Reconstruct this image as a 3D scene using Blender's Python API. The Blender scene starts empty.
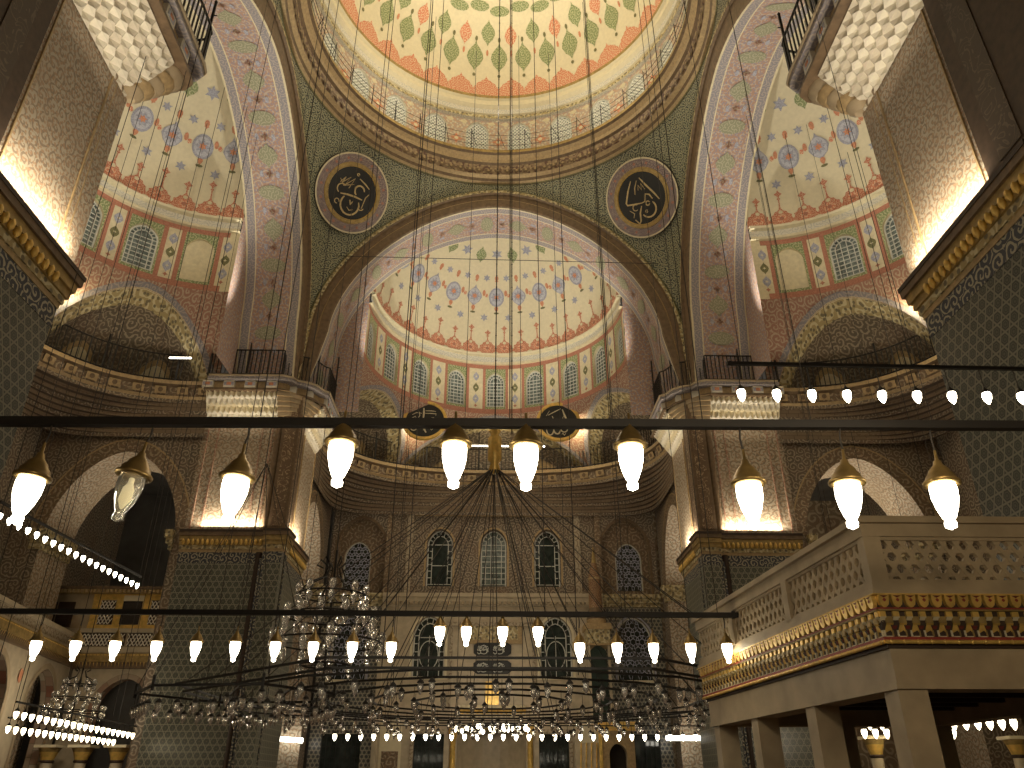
import bpy, math, random
from mathutils import Vector
random.seed(7)
PI = math.pi
sc = bpy.context.scene
COL = sc.collection

# ------------------------------------------------------------------ camera
TH = math.atan2(401, 770); PS = math.atan2(21, 770/math.cos(TH))
cd = bpy.data.cameras.new('camera'); cam = bpy.data.objects.new('camera', cd); COL.objects.link(cam)
cam.location = (0, 0, 1.6); cam.rotation_euler = (PI/2+TH, 0, -PS)
cd.sensor_width = 36; cd.lens = 36*770/1024; cd.clip_end = 300
sc.camera = cam
# ------------------------------------------------------------------ view, world
sc.view_settings.view_transform = 'Standard'; sc.view_settings.look = 'None'
sc.view_settings.gamma = 1; sc.view_settings.use_curve_mapping = False
sc.view_settings.exposure = 0.0
w = bpy.data.worlds.new('ambient_glow'); sc.world = w; w.use_nodes = True
w.node_tree.nodes['Background'].inputs[0].default_value = (1.0, .86, .68, 1)
w.node_tree.nodes['Background'].inputs[1].default_value = .05  # even warm ambient added for the general glow of the hall
WARM = (1, .86, .66)

def area(loc, rot, sx, sy, power, col=WARM, spread=None):
    l = bpy.data.lights.new('area_lamp', 'AREA'); l.shape = 'RECTANGLE'; l.size = sx; l.size_y = sy
    l.energy = power; l.color = col
    if spread: l.spread = spread
    o = bpy.data.objects.new('area_lamp', l); COL.objects.link(o); o.location = loc; o.rotation_euler = rot
    return o
def point(loc, power, r=.15, col=WARM):
    l = bpy.data.lights.new('point_lamp', 'POINT'); l.energy = power; l.shadow_soft_size = r; l.color = col
    o = bpy.data.objects.new('point_lamp', l); COL.objects.link(o); o.location = loc
    return o
CY = 22.7            # centre of the main dome
def spot(loc, to, power, deg, r=.15, col=WARM, blend=.5):
    l = bpy.data.lights.new('spot_lamp', 'SPOT'); l.energy = power; l.spot_size = math.radians(deg); l.spot_blend = blend; l.shadow_soft_size = r; l.color = col
    o = bpy.data.objects.new('spot_lamp', l); COL.objects.link(o); o.location = loc
    o.rotation_euler = (Vector(to)-Vector(loc)).to_track_quat('-Z', 'Y').to_euler(); return o
def W(arm, o, d, z):  # arm-local (offset, distance from dome centre, height) -> world
    if arm == 'mihrab': return (o, CY+d, z)
    if arm == 'left': return (-d, CY+o, z)
    if arm == 'right': return (d, CY+o, z)
    return (o, CY-d, z)

# main lights: the floodlights standing on the cornice ledges and in the galleries
LEDGE = []           # filled by the pier builder
for sx in (-1, 1):
    for sy in (-1, 1):
        yf = CY+sy*9.3
        # floodlight lying along each inner face of the pier shaft
        area((sx*11.1, yf-sy*.22, 11.28), (PI, 0, 0), 2.6, .10, 120)
        area((sx*8.68, CY+sy*10.9, 11.28), (PI, 0, 0), .10, 2.6, 120)
        # lamp washing the stalactite capital
        area((sx*11.2, CY+sy*8.1, 15.0), (PI+sy*.35, 0, 0), 2.2, .12, 30)
        area((sx*7.7, CY+sy*10.9, 15.0), (PI, -sx*.35, 0), .12, 2.2, 30)
for a in ('mihrab', 'left', 'right'):
    # floodlights on the balconies, aimed up into the semi-dome
    for o in (-1, 1): spot(W(a, o*7.5, 9.0, 19.4), W(a, -o*1.2, 15.2, 28.5), 2300 if a == 'mihrab' else 1900, 74, .15, (1, .93, .78))
    point(W(a, 0, 12.5, 20.4), 110, .3, (1, .90, .72))
    for o in (-4.6, 4.6): point(W(a, o, 18.0, 19.7), 105, .12, (1, .84, .52))
    point(W(a, 0, 19.4, 19.8), 25, .12, (1, .84, .52))
    area(W(a, 0, 14.5, 15), (0, 0, 0), 6, 6, 70)
for k in range(8):       # floodlights standing on the ring gallery, aimed across into the dome
    t = k*PI/4+.3; spot((7.7*math.sin(t), CY+7.7*math.cos(t), 32.4), (-3.2*math.sin(t), CY-3.2*math.cos(t), 42), 830, 105, .2, (1, .92, .72))
for k in range(4):
    t = k*PI/2+.8; point((6.0*math.sin(t), CY+6.0*math.cos(t), 33.2), 130, .3, (1, .90, .70))
point((0, CY, 26), 330, .6, (1, .90, .72))
point((0, 12, 9), 150, .5)
point((2.0, -2.4, 5.2), 620, .35, (1, .84, .58)); point((3.0, 4.5, 3.9), 45, .2, (1, .84, .58)); point((0, 38, 5.5), 170, .4); point((-4, 26, 5.5), 90, .4)  # last two points: unseen fill added to brighten the lower end of the hall
point((0, 30, 9), 170, .5)
area((-14.6, 34.2, 11.2), (PI, 0, 0), 4, .3, 90)
for s in (-1, 1):
    area(W('mihrab', s*11.6, 16.1, 11.2), (PI, 0, 0), 1.5, 3, 90)
area((15.6, 34.0, 11.2), (PI, 0, 0), 4, .3, 120)
point((15.5, 39, 8.5), 150, .4)
point((-15.2, 30.5, 4.2), 130, .3)
point((-15.0, 36.8, 9.2), 40, .3)
point((12.5, 27, 3.2), 70, .3)

# ------------------------------------------------------------------ node helpers
class NT:
    def __init__(s, tree): s.t = tree
    def n(s, kind, **kw):
        x = s.t.nodes.new(kind)
        for k, v in kw.items(): setattr(x, k, v)
        return x
    def link(s, a, b): s.t.links.new(a, b)
    def put(s, sock, v):
        if isinstance(v, (int, float)): sock.default_value = v
        elif isinstance(v, tuple): sock.default_value = v if len(v) == len(sock.default_value) else (*v, 1)
        else: s.link(v, sock)
    def m(s, op, a, b=0, c=None):
        x = s.n('ShaderNodeMath', operation=op); s.put(x.inputs[0], a); s.put(x.inputs[1], b)
        if c is not None: s.put(x.inputs[2], c)
        return x.outputs[0]
    def mix(s, f, a, b):
        x = s.n('ShaderNodeMix', data_type='RGBA'); s.put(x.inputs[0], f); s.put(x.inputs[6], a); s.put(x.inputs[7], b)
        return x.outputs[2]
    def step(s, v, lo, hi):
        x = s.n('ShaderNodeMapRange'); x.inputs[1].default_value = lo; x.inputs[2].default_value = hi
        s.link(v, x.inputs[0]); return x.outputs[0]
MATS = {}
def base_mat(name, rough=.6, metal=0):
    m = bpy.data.materials.new(name); m.use_nodes = True; t = NT(m.node_tree)
    b = m.node_tree.nodes['Principled BSDF']; b.inputs['Roughness'].default_value = rough; b.inputs['Metallic'].default_value = metal
    MATS[name] = m
    return m, t, b
def uvxy(t):
    u = t.n('ShaderNodeUVMap'); s = t.n('ShaderNodeSeparateXYZ'); t.link(u.outputs[0], s.inputs[0])
    return u.outputs[0], s.outputs[0], s.outputs[1]
def plain(name, col, rough=.55, metal=0, var=.12, scale=6.0, bump=0):
    m, t, b = base_mat(name, rough, metal)
    g = t.n('ShaderNodeNewGeometry'); no = t.n('ShaderNodeTexNoise'); no.inputs['Scale'].default_value = scale
    no.inputs['Detail'].default_value = 4; t.link(g.outputs['Position'], no.inputs['Vector'])
    f = t.step(no.outputs['Fac'], .3, .7)
    lo = tuple(c*(1-var) for c in col); hi = tuple(min(1, c*(1+var)) for c in col)
    t.link(t.mix(f, lo, hi), b.inputs['Base Color'])
    if bump:
        bp = t.n('ShaderNodeBump'); bp.inputs['Strength'].default_value = bump; bp.inputs['Distance'].default_value = .02
        t.link(no.outputs['Fac'], bp.inputs['Height']); t.link(bp.outputs[0], b.inputs['Normal'])
    return m
def emit(name, col, strength):
    m, t, b = base_mat(name); b.inputs['Base Color'].default_value = (*col, 1)
    b.inputs['Emission Color'].default_value = (*col, 1); b.inputs['Emission Strength'].default_value = strength
    return m
def scroll_fac(t, uv, scale, turns=2.2, width=.32, arms=1):
    """painted spiral tendrils: one spiral in each cell of a loose net"""
    nz = t.n('ShaderNodeTexNoise'); nz.inputs['Scale'].default_value = scale*1.6; nz.inputs['Detail'].default_value = 2; t.link(uv, nz.inputs['Vector'])
    ad = t.n('ShaderNodeVectorMath', operation='MULTIPLY_ADD'); t.link(nz.outputs['Color'], ad.inputs[0]); ad.inputs[1].default_value = (.42/scale,)*3; t.link(uv, ad.inputs[2]); uv = ad.outputs[0]
    v = t.n('ShaderNodeTexVoronoi', voronoi_dimensions='2D', feature='F1'); v.inputs['Scale'].default_value = scale
    v.inputs['Randomness'].default_value = .95; t.link(uv, v.inputs['Vector'])
    d = t.n('ShaderNodeVectorMath', operation='SUBTRACT'); t.link(uv, d.inputs[0]); t.link(v.outputs['Position'], d.inputs[1])
    s = t.n('ShaderNodeSeparateXYZ'); t.link(d.outputs[0], s.inputs[0])
    ang = t.m('ARCTAN2', s.outputs[1], s.outputs[0])
    ph = t.m('ADD', t.m('MULTIPLY', ang, arms), t.m('MULTIPLY', v.outputs['Distance'], turns*2*PI))
    return t.step(t.m('SINE', ph), width, width+.35), v
def scroll(name, base, line, scale=2.0, second=None, rough=.6, width=.2, turns=2.2, blot=None, bands=None):
    m, t, b = base_mat(name, rough); uv, u, v = uvxy(t)
    f, vo = scroll_fac(t, uv, scale, turns, width)
    e = t.n('ShaderNodeTexVoronoi', voronoi_dimensions='2D', feature='DISTANCE_TO_EDGE'); e.inputs['Scale'].default_value = scale
    e.inputs['Randomness'].default_value = .55; t.link(uv, e.inputs['Vector'])
    c = t.mix(f, base, line)
    if second:   # small blossoms on the tendrils
        v2 = t.n('ShaderNodeTexVoronoi', voronoi_dimensions='2D'); v2.inputs['Scale'].default_value = scale*2.7; t.link(uv, v2.inputs['Vector'])
        c = t.mix(t.step(v2.outputs['Distance'], .32, .22), c, second)
    if blot:     # wear
        no = t.n('ShaderNodeTexNoise'); no.inputs['Scale'].default_value = .7; no.inputs['Detail'].default_value = 5; t.link(uv, no.inputs['Vector'])
        c = t.mix(t.m('MULTIPLY', t.step(no.outputs['Fac'], .45, .75), .6), c, blot)
    if bands:    # horizontal ruling in metres with its colour
        k = t.m('FRACT', t.m('DIVIDE', v, bands[0])); c = t.mix(t.m('LESS_THAN', k, bands[1]), c, bands[2])
    t.link(c, b.inputs['Base Color']); return m
def hexa(name, glaze, grout, centre, s=.3, rough=.28, lw=.10):
    """glazed tiles: a net of hexagons and small triangles in pale lines, a flower in each hexagon"""
    m, t, b = base_mat(name, rough); uv, u, v = uvxy(t); c = None; lines = []; dist = []
    for ax, ay in ((0, 1), (.8660254, -.5), (-.8660254, -.5)):
        w_ = t.m('FRACT', t.m('DIVIDE', t.m('ADD', t.m('MULTIPLY', u, ax), t.m('MULTIPLY', v, ay)), s*.8660254))
        dist.append(t.m('ABSOLUTE', t.m('SUBTRACT', w_, .5)))      # 0 on a line, .5 in the middle of a hexagon row
    mn = t.m('MINIMUM', t.m('MINIMUM', dist[0], dist[1]), dist[2])
    no = t.n('ShaderNodeTexNoise'); no.inputs['Scale'].default_value = 1.3; no.inputs['Detail'].default_value = 3; t.link(uv, no.inputs['Vector'])
    c = t.mix(t.step(no.outputs['Fac'], .35, .65), glaze, tuple(x*.7 for x in glaze))
    c = t.mix(t.step(mn, lw, lw*.6), c, grout); c = t.mix(t.step(mn, .36, .42), c, centre)
    c = t.mix(t.m('MULTIPLY', t.m('GREATER_THAN', mn, .22), t.m('LESS_THAN', mn, .27)), c, tuple((x+y)/2 for x, y in zip(glaze, grout)))
    t.link(c, b.inputs['Base Color']); return m
def brick(name, c1, c2, mortar, bw=.5, bh=.2, ms=.012, rough=.7):
    m, t, b = base_mat(name, rough); uv, u, v = uvxy(t)
    n = t.n('ShaderNodeTexBrick'); n.inputs['Scale'].default_value = 1; n.inputs['Brick Width'].default_value = bw
    n.inputs['Row Height'].default_value = bh; n.inputs['Mortar Size'].default_value = ms
    for i, c in ((1, c1), (2, c2), (3, mortar)): n.inputs[i].default_value = (*c, 1)
    t.link(uv, n.inputs['Vector']); t.link(n.outputs[0], b.inputs['Base Color']); return m
def script(name, ground, ink, s=2.4):
    """band of interlaced writing-like strokes"""
    m, t, b = base_mat(name, .6); uv, u, v = uvxy(t)
    no = t.n('ShaderNodeTexNoise'); no.inputs['Scale'].default_value = s; no.inputs['Detail'].default_value = 1.5; no.inputs['Distortion'].default_value = 1.4
    t.link(uv, no.inputs['Vector']); f = t.m('ABSOLUTE', t.m('SUBTRACT', t.m('FRACT', t.m('MULTIPLY', no.outputs['Fac'], 5)), .5))
    t.link(t.mix(t.step(f, .14, .05), ground, ink), b.inputs['Base Color']); return m

plain('squinch_tip', (.24, .17, .10), .6, 0, .2); plain('gold', (.78, .52, .14), .35, .35, .2); plain('dull_gold', (.36, .25, .09), .5, .3, .3)
plain('brown_moulding', (.165, .108, .058), .6, 0, .25); plain('dark_brown', (.045, .026, .016), .6)
plain('ochre', (.42, .30, .15), .6, 0, .2, 9)
plain('red_paint', (.30, .045, .03), .55); plain('cream', (.72, .64, .44), .65, 0, .05); plain('marble', (.50, .42, .29), .4, 0, .14, 3)
plain('stone', (.42, .33, .21), .55, 0, .16, 2.5); plain('pale_stone', (.66, .60, .48), .6, 0, .08); plain('white_plaster', (.80, .75, .62), .6, 0, .05)
plain('iron', (.018, .015, .013), .55, .2); plain('cable', (.035, .028, .022), .6); plain('chain_wire', (.05, .042, .03), .95)
plain('orange', (.60, .26, .14), .65, 0, .22, 14); plain('red_orange', (.42, .18, .115), .65, 0, .2, 14)
plain('leaf_green', (.20, .23, .10), .65, 0, .4, 16); plain('blue_pale', (.50, .50, .54), .65, 0, .2, 18); plain('blue_grey', (.36, .36, .42), .65, 0, .3, 18)
plain('black_board', (.012, .012, .010), .4); plain('dark_green', (.012, .028, .018), .6); plain('dark_red', (.16, .03, .02), .6)
plain('drum_lattice', (.88, .88, .80), .5, 0, .03); plain('lead', (.62, .62, .55), .5); plain('lead_blue', (.45, .47, .58), .5)
plain('brass', (.30, .20, .07), .4, .7, .3); plain('dark_void', (.03, .022, .016), .8); plain('shutter', (.05, .028, .015), .5)
plain('olive', (.17, .16, .07), .65, 0, .3, 14); plain('pale_panel', (.66, .58, .38), .65, 0, .1)
plain('carpet', (.10, .065, .045), .9)
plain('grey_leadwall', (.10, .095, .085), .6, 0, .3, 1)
hexa('hex_tile', (.055, .062, .052), (.20, .195, .15), (.10, .105, .08), .26)
hexa('hex_tile_small', (.072, .082, .070), (.26, .25, .19), (.17, .16, .11), .27)
hexa('lattice_tile', (.05, .055, .06), (.40, .37, .28), (.05, .055, .06), .22)
scroll('tile_border', (.04, .045, .06), (.36, .33, .24), 3.5)
scroll('pendentive', (.040, .046, .036), (.34, .34, .22), 3.0, (.30, .28, .16), width=-.15, turns=3.0)
scroll('brown_arabesque', (.16, .11, .065), (.36, .28, .18), 2.1, (.22, .14, .08), blot=(.14, .10, .06), turns=2.2)
scroll('wall_arabesque', (.135, .105, .072), (.35, .29, .205), 2.5, None, blot=(.20, .12, .07), turns=2.6)
scroll('shaft_arabesque', (.50, .43, .32), (.24, .19, .13), 2.4, (.36, .24, .15), blot=(.33, .25, .16), turns=2.2)
scroll('shaft_fine', (.46, .40, .30), (.25, .19, .13), 3.6, (.38, .24, .14), blot=(.30, .21, .13), turns=2.0); scroll('oval_green', (.27, .27, .17), (.40, .38, .27), 3.6, width=.3)
scroll('pink_arabesque', (.40, .25, .19), (.47, .38, .30), 2.6, (.28, .25, .29), turns=1.8)
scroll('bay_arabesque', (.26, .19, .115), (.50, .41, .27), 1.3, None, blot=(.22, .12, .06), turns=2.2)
scroll('crest_paint', (.50, .17, .09), (.66, .42, .28), 5, None, width=.35); scroll('roundel_border', (.19, .14, .14), (.34, .27, .23), 4)
scroll('grey_border', (.26, .24, .26), (.40, .35, .31), 3.6)
scroll('rose_border', (.36, .19, .13), (.50, .38, .27), 3.2)
scroll('white_band', (.66, .62, .50), (.50, .48, .42), 3.2, None, width=.4)
scroll('gold_arabesque', (.42, .33, .16), (.62, .55, .34), 1.7, (.18, .15, .09))
scroll('ring_ornament', (.30, .21, .12), (.14, .075, .05), 1.5, (.40, .30, .16), turns=1.8)
scroll('drum_paint', (.44, .35, .28), (.50, .33, .22), 1.6, (.60, .54, .40))
scroll('orange_filigree', (.62, .22, .12), (.72, .52, .34), 3.6, width=.3)
scroll('green_filigree', (.22, .26, .11), (.46, .46, .27), 3.6, width=.3)
scroll('carved_marble', (.44, .37, .26), (.26, .20, .13), 2.4, None)
script('shaded_script', (.07, .045, .026), (.13, .09, .055)); plain('shaded_pilaster', (.07, .042, .024), .65, 0, .25)  # browns darkened to stand for the shade on the near pilasters
script('calligraphy_band', (.16, .10, .055), (.42, .31, .18))
brick('ashlar', (.24, .175, .11), (.20, .145, .09), (.09, .06, .04), .55, .26)
brick('striped', (.46, .40, .29), (.25, .10, .06), (.2, .16, .1), .5, .3)
plain('glass_dark', (.035, .045, .040), .08, 0, .4, 3)
plain('glass_glint', (.16, .19, .17), .12, 0, .6, 5)
m_, t_, b_ = base_mat('clear_glass', .08); b_.inputs['Base Color'].default_value = (.9, .88, .8, 1); b_.inputs['Transmission Weight'].default_value = .75
b_.inputs['IOR'].default_value = 1.25
emit('bulb_glow', (1, .90, .68), 12.0); emit('bulb_warm', (1, .84, .54), 9.0); emit('dim_bulb', (1, .86, .5), .45); emit('tube_light', (1, .93, .78), 9.0)

# ------------------------------------------------------------------ mesh helpers
class MB:
    def __init__(s): s.v = []; s.f = []; s.mi = []; s.uv = []; s.mats = []; s.smooth = []
    def mat(s, name):
        if name not in s.mats: s.mats.append(name)
        return s.mats.index(name)
    def face(s, pts, mat, uv=None, smooth=False):
        i = len(s.v); s.v += [tuple(p) for p in pts]; s.f.append(tuple(range(i, i+len(pts)))); s.mi.append(s.mat(mat)); s.uv.append(uv); s.smooth.append(smooth)
    def grid(s, rows, mat, uvs=None, closed=False, smooth=True, matf=None):
        """rows of points with shared vertices"""
        base = len(s.v); n = len(rows[0])
        for r in rows: s.v += [tuple(p) for p in r]
        for i in range(len(rows)-1):
            for j in range(n if closed else n-1):
                k = (j+1) % n
                s.f.append((base+i*n+j, base+i*n+k, base+(i+1)*n+k, base+(i+1)*n+j))
                s.mi.append(s.mat(matf(i, j) if matf else mat)); s.smooth.append(smooth)
                if uvs:
                    u1 = uvs[i][j+1] if len(uvs[i]) > n or not closed else uvs[i][k]
                    u2 = uvs[i+1][j+1] if len(uvs[i]) > n or not closed else uvs[i+1][k]
                    s.uv.append([uvs[i][j], u1, u2, uvs[i+1][j]])
                else: s.uv.append(None)
    def box(s, x0, x1, y0, y1, z0, z1, mat):
        p = [(x0,y0,z0),(x1,y0,z0),(x1,y1,z0),(x0,y1,z0),(x0,y0,z1),(x1,y0,z1),(x1,y1,z1),(x0,y1,z1)]
        for q in ((0,3,2,1),(4,5,6,7),(0,1,5,4),(1,2,6,5),(2,3,7,6),(3,0,4,7)): s.face([p[i] for i in q], mat)
    def bar(s, a, b, wd, dp, mat, up=None):
        """rectangular bar from a to b"""
        a = Vector(a); b = Vector(b); d = (b-a).normalized()
        n = Vector(up) if up is not None else (Vector((0,0,1)) if abs(d.z) < .9 else Vector((0,1,0)))
        side = d.cross(n).normalized(); n2 = side.cross(d).normalized()
        q = [side*wd/2*i+n2*dp/2*j for i, j in ((-1,-1),(1,-1),(1,1),(-1,1))]
        A = [a+x for x in q]; B = [b+x for x in q]
        for i in range(4): s.face([A[i], A[(i+1)%4], B[(i+1)%4], B[i]], mat)
        s.face(A[::-1], mat); s.face(B, mat)
    def tube(s, pts, r, mat, n=6, cap=True):
        pts = [Vector(p) for p in pts]; rows = []
        for i, p in enumerate(pts):
            d = (pts[min(i+1, len(pts)-1)]-pts[max(i-1, 0)]).normalized()
            a = d.cross(Vector((0,0,1)) if abs(d.z) < .95 else Vector((1,0,0))).normalized(); b = d.cross(a)
            rr = r[i] if isinstance(r, (list, tuple)) else r
            rows.append([p+a*rr*math.cos(k*2*PI/n)+b*rr*math.sin(k*2*PI/n) for k in range(n)])
        s.grid(rows, mat, closed=True)
        if cap: s.face(rows[0][::-1], mat); s.face(rows[-1], mat)
    def lathe(s, c, prof, mat, n=16, matf=None, a0=0):
        rows = [[(c[0]+r*math.cos(a0+k*2*PI/n), c[1]+r*math.sin(a0+k*2*PI/n), c[2]+z) for k in range(n)] for r, z in prof]
        s.grid(rows, mat, closed=True, matf=(lambda i, j: matf(i)) if matf else None)
        if prof[0][0] > 1e-4: s.face(rows[0][::-1], mat)
        if prof[-1][0] > 1e-4: s.face(rows[-1], mat)
    def prism(s, poly, z0, z1, mat):
        n = len(poly); A = [(x, y, z0) for x, y in poly]; B = [(x, y, z1) for x, y in poly]
        s.face(A[::-1], mat); s.face(B, mat)
        for i in range(n): s.face([A[i], A[(i+1)%n], B[(i+1)%n], B[i]], mat)
    def build(s, name, parent=None, merge=False):
        me = bpy.data.meshes.new(name); off = Vector((0,0,0))
        if parent is not None:
            q = parent
            while q is not None: off = off+Vector(q.location); q = q.parent
        if off.length: vs = [(v[0]-off.x, v[1]-off.y, v[2]-off.z) for v in s.v]
        else: vs = s.v
        me.from_pydata(vs, [], s.f)
        for m in s.mats: me.materials.append(MATS[m])
        me.polygons.foreach_set('material_index', s.mi); me.polygons.foreach_set('use_smooth', s.smooth)
        ul = me.uv_layers.new(name='UVMap'); data = []
        for f, uv in zip(s.f, s.uv):
            if uv: data += [c for p in uv for c in p[:2]]; continue
            P = [s.v[i] for i in f]; a = Vector(P[1])-Vector(P[0]); b = Vector(P[-1])-Vector(P[0]) if len(P) == 3 else Vector(P[2])-Vector(P[0])
            n = a.cross(b); ax = max(range(3), key=lambda k: abs(n[k]))
            for p in P: data += ((p[1], p[2]) if ax == 0 else (p[0], p[2]) if ax == 1 else (p[0], p[1]))
        ul.data.foreach_set('uv', data); me.update()
        o = bpy.data.objects.new(name, me); COL.objects.link(o)
        if parent is not None: o.parent = parent
        return o
def empty(name, loc):
    o = bpy.data.objects.new(name, None); COL.objects.link(o); o.location = loc; o.empty_display_size = .1; return o
def tag(o, label=None, cat=None, group=None, kind=None):
    for k, v in (('label', label), ('category', cat), ('group', group), ('kind', kind)):
        if v: o[k] = v
    return o
def struct(name, mb): return tag(mb.build(name), kind='structure')
def copy_tree(o, loc):
    c = o.copy(); COL.objects.link(c); c.location = loc
    for ch in o.children:
        k = ch.copy(); COL.objects.link(k); k.parent = c
        for g in ch.children:
            h = g.copy(); COL.objects.link(h); h.parent = k
    return c
ORD = ['first','second','third','fourth','fifth','sixth','seventh','eighth','ninth','tenth','eleventh','twelfth','thirteenth','fourteenth','fifteenth','sixteenth','seventeenth','eighteenth','nineteenth','twentieth','twenty-first','twenty-second','twenty-third','twenty-fourth','twenty-fifth','twenty-sixth','twenty-seventh','twenty-eighth','twenty-ninth','thirtieth','thirty-first','thirty-second']
def arch(hw, zs, rise, n=14, z0=None, p=1.75):
    """outline of a slightly pointed arch, left foot up over the crown to the right foot, as (x, z)"""
    P = []
    if z0 is not None: P.append((-hw, z0))
    for i in range(n+1):
        a = PI-PI*i/n; x = math.cos(a); P.append((hw*x, zs+rise*max(0, 1-abs(x)**p)**(1/p*1.0)))
    if z0 is not None: P.append((hw, z0))
    return P
def strip(mb, A, B, mapf, mat, smooth=False, uscale=True):
    """surface between two outlines of equal length through the mapping mapf(x, z, depth) ; A, B lists of (x,z,depth)"""
    uva = []; L = 0
    for i, p in enumerate(A):
        if i: L += math.dist(A[i-1][:3], p[:3])
        uva.append(L)
    wd = max(math.dist(A[len(A)//2], B[len(B)//2]), .01)
    mb.grid([[mapf(*p) for p in A], [mapf(*p) for p in B]], mat, uvs=[[(u, 0) for u in uva], [(u, wd) for u in uva]], smooth=smooth)
def offs(P, d, depth=0):
    """offset an arch outline outward by d"""
    out = []
    for i, (x, z) in enumerate(P):
        a = P[max(i-1, 0)]; b = P[min(i+1, len(P)-1)]; tx, tz = b[0]-a[0], b[1]-a[1]; l = math.hypot(tx, tz) or 1
        out.append((x-tz/l*d, z+tx/l*d, depth))
    return out
def dep(P, d=0): return [(x, z, d) for x, z in P]
def panel(mb, x0, x1, z0, z1, P, mapf, mat, depth=0, seg=1):
    """rectangular panel with an arched opening P; vertical columns, so that it also follows curved walls"""
    xs = sorted(set([round(p[0], 4) for p in P]+[x0, x1])); zt = {}
    for x, z in P: zt[round(x, 4)] = max(z, zt.get(round(x, 4), -9))
    lo, hi = min(zt), max(zt)
    def fill(a, b, za0, zb0, za1, zb1, n=1):
        rows = []; uv = []
        for k in (0, 1):
            rows.append([mapf(a+(b-a)*i/n, (za0 if k == 0 else za1), depth) for i in range(n+1)])
        # handle slanted lower edges
        rows[0] = [mapf(a+(b-a)*i/n, za0+(zb0-za0)*i/n, depth) for i in range(n+1)]
        uv = [[(a+(b-a)*i/n, za0+(zb0-za0)*i/n) for i in range(n+1)], [(a+(b-a)*i/n, z1) for i in range(n+1)]]
        mb.grid(rows, mat, uvs=uv, smooth=False)
    if x0 < lo: fill(x0, lo, z0, z0, z1, z1, seg)
    if x1 > hi: fill(hi, x1, z0, z0, z1, z1, seg)
    X = sorted(zt)
    for a, b in zip(X, X[1:]): fill(a, b, zt[a], zt[b], z1, z1)
    if min(p[1] for p in P) > z0+.01:
        zb = min(p[1] for p in P)
        mb.grid([[mapf(lo+(hi-lo)*i/6, z0, depth) for i in range(7)], [mapf(lo+(hi-lo)*i/6, zb, depth) for i in range(7)]], mat,
                uvs=[[(lo+(hi-lo)*i/6, z0) for i in range(7)], [(lo+(hi-lo)*i/6, zb) for i in range(7)]], smooth=False)
def decal(mb, shape, mapf, mat, lift=.015):
    """a painted figure: filled outline laid on a surface"""
    mb.face([mapf(x, z, -lift) for x, z in shape], mat, [(x, z) for x, z in shape])
def ell(cx, cz, a, b, n=16, pt=0):
    out = []
    for k in range(n):
        t = 2*PI*k/n; r = 1+pt*max(0, abs(math.sin(t))-.8)*5; out.append((cx+a*math.cos(t)*(1-.0*pt), cz+b*math.sin(t)*r))
    return out
def leafshape(cx, cz, a, b):
    return [(cx+a*x, cz+b*z) for x, z in ((0,-1.25),(.18,-.95),(.62,-.62),(.95,-.1),(.85,.32),(.5,.7),(.15,.98),(0,1.3),(-.15,.98),(-.5,.7),(-.85,.32),(-.95,-.1),(-.62,-.62),(-.18,-.95))]
def star(cx, cz, r, n=6, q=.5): return [(cx+(r if k % 2 == 0 else r*q)*math.sin(PI*k/n), cz+(r if k % 2 == 0 else r*q)*math.cos(PI*k/n)) for k in range(2*n)]
def muq(mb, O, U, V, N, width, height, D, cols, rows, mats, taper=0):
    """stalactite work: staggered rows of little pointed niches corbelling outward"""
    O, U, V, N = map(Vector, (O, U, V, N))
    def P(u, v, d): return O+U*u+V*v+N*d
    for r in range(rows):
        d0 = D*(r/rows); d1 = D*((r+1)/rows); v0 = height*r/rows; v1 = height*(r+1)/rows; cw = width/cols; sh = .5*cw if r % 2 else 0
        ma = mats[r % len(mats)]
        for c in range(-1 if sh else 0, cols):
            u0 = max(0, c*cw+sh); u1 = min(width, (c+1)*cw+sh); um = (u0+u1)/2; ub = um
            if u1-u0 < .01: continue
            TL, TR, TM, B = P(u0, v1, d1), P(u1, v1, d1), P(um, v1, d0-.03), P(ub, v0, d0)
            BL, BR = P(u0, v0, d0), P(u1, v0, d0); h = .36; ML, MR = P(u0, v0+(v1-v0)*h, d0+(d1-d0)*.5), P(u1, v0+(v1-v0)*h, d0+(d1-d0)*.5)
            mb.face([TL, ML, TM], ma); mb.face([ML, B, TM], ma); mb.face([B, MR, TM], ma); mb.face([MR, TR, TM], ma)
            mb.face([TL, TM, TR], ma); mb.face([ML, BL, B], mats[(r+1) % len(mats)]); mb.face([MR, B, BR], mats[(r+1) % len(mats)])

# ================================================================== THE SETTING
def flat(arm, d0): return lambda x, z, dep=0: W(arm, x, d0+dep, z)
def side(arm, s, o0): return lambda x, z, dep=0: W(arm, s*(o0+dep), x, z)
def cyl(arm, d0, R): return lambda x, z, dep=0: W(arm, (R+dep)*math.sin(x/R), d0+(R+dep)*math.cos(x/R), z)
def rnd(R, a0=0): return lambda x, z, dep=0: ((R+dep)*math.sin(x/R+a0), CY+(R+dep)*math.cos(x/R+a0), z)
def ringsurf(mb, prof, mats, n=96, a0=0, a1=2*PI, cx=0, cy=CY, smooth=True):
    """surface of revolution about a vertical axis ; prof = [(r, z)...], one material per band"""
    for k in range(len(prof)-1):
        (r0, z0), (r1, z1) = prof[k], prof[k+1]; N = n
        rows = [[(cx+r*math.sin(a0+(a1-a0)*i/N), cy+r*math.cos(a0+(a1-a0)*i/N), z) for i in range(N+1)] for r, z in ((r0, z0), (r1, z1))]
        L = math.hypot(r1-r0, z1-z0); rm = (r0+r1)/2
        mb.grid(rows, mats[k], uvs=[[(rm*(a1-a0)*i/N, 0) for i in range(N+1)], [(rm*(a1-a0)*i/N, L) for i in range(N+1)]], smooth=smooth)
WN = [0]
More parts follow.
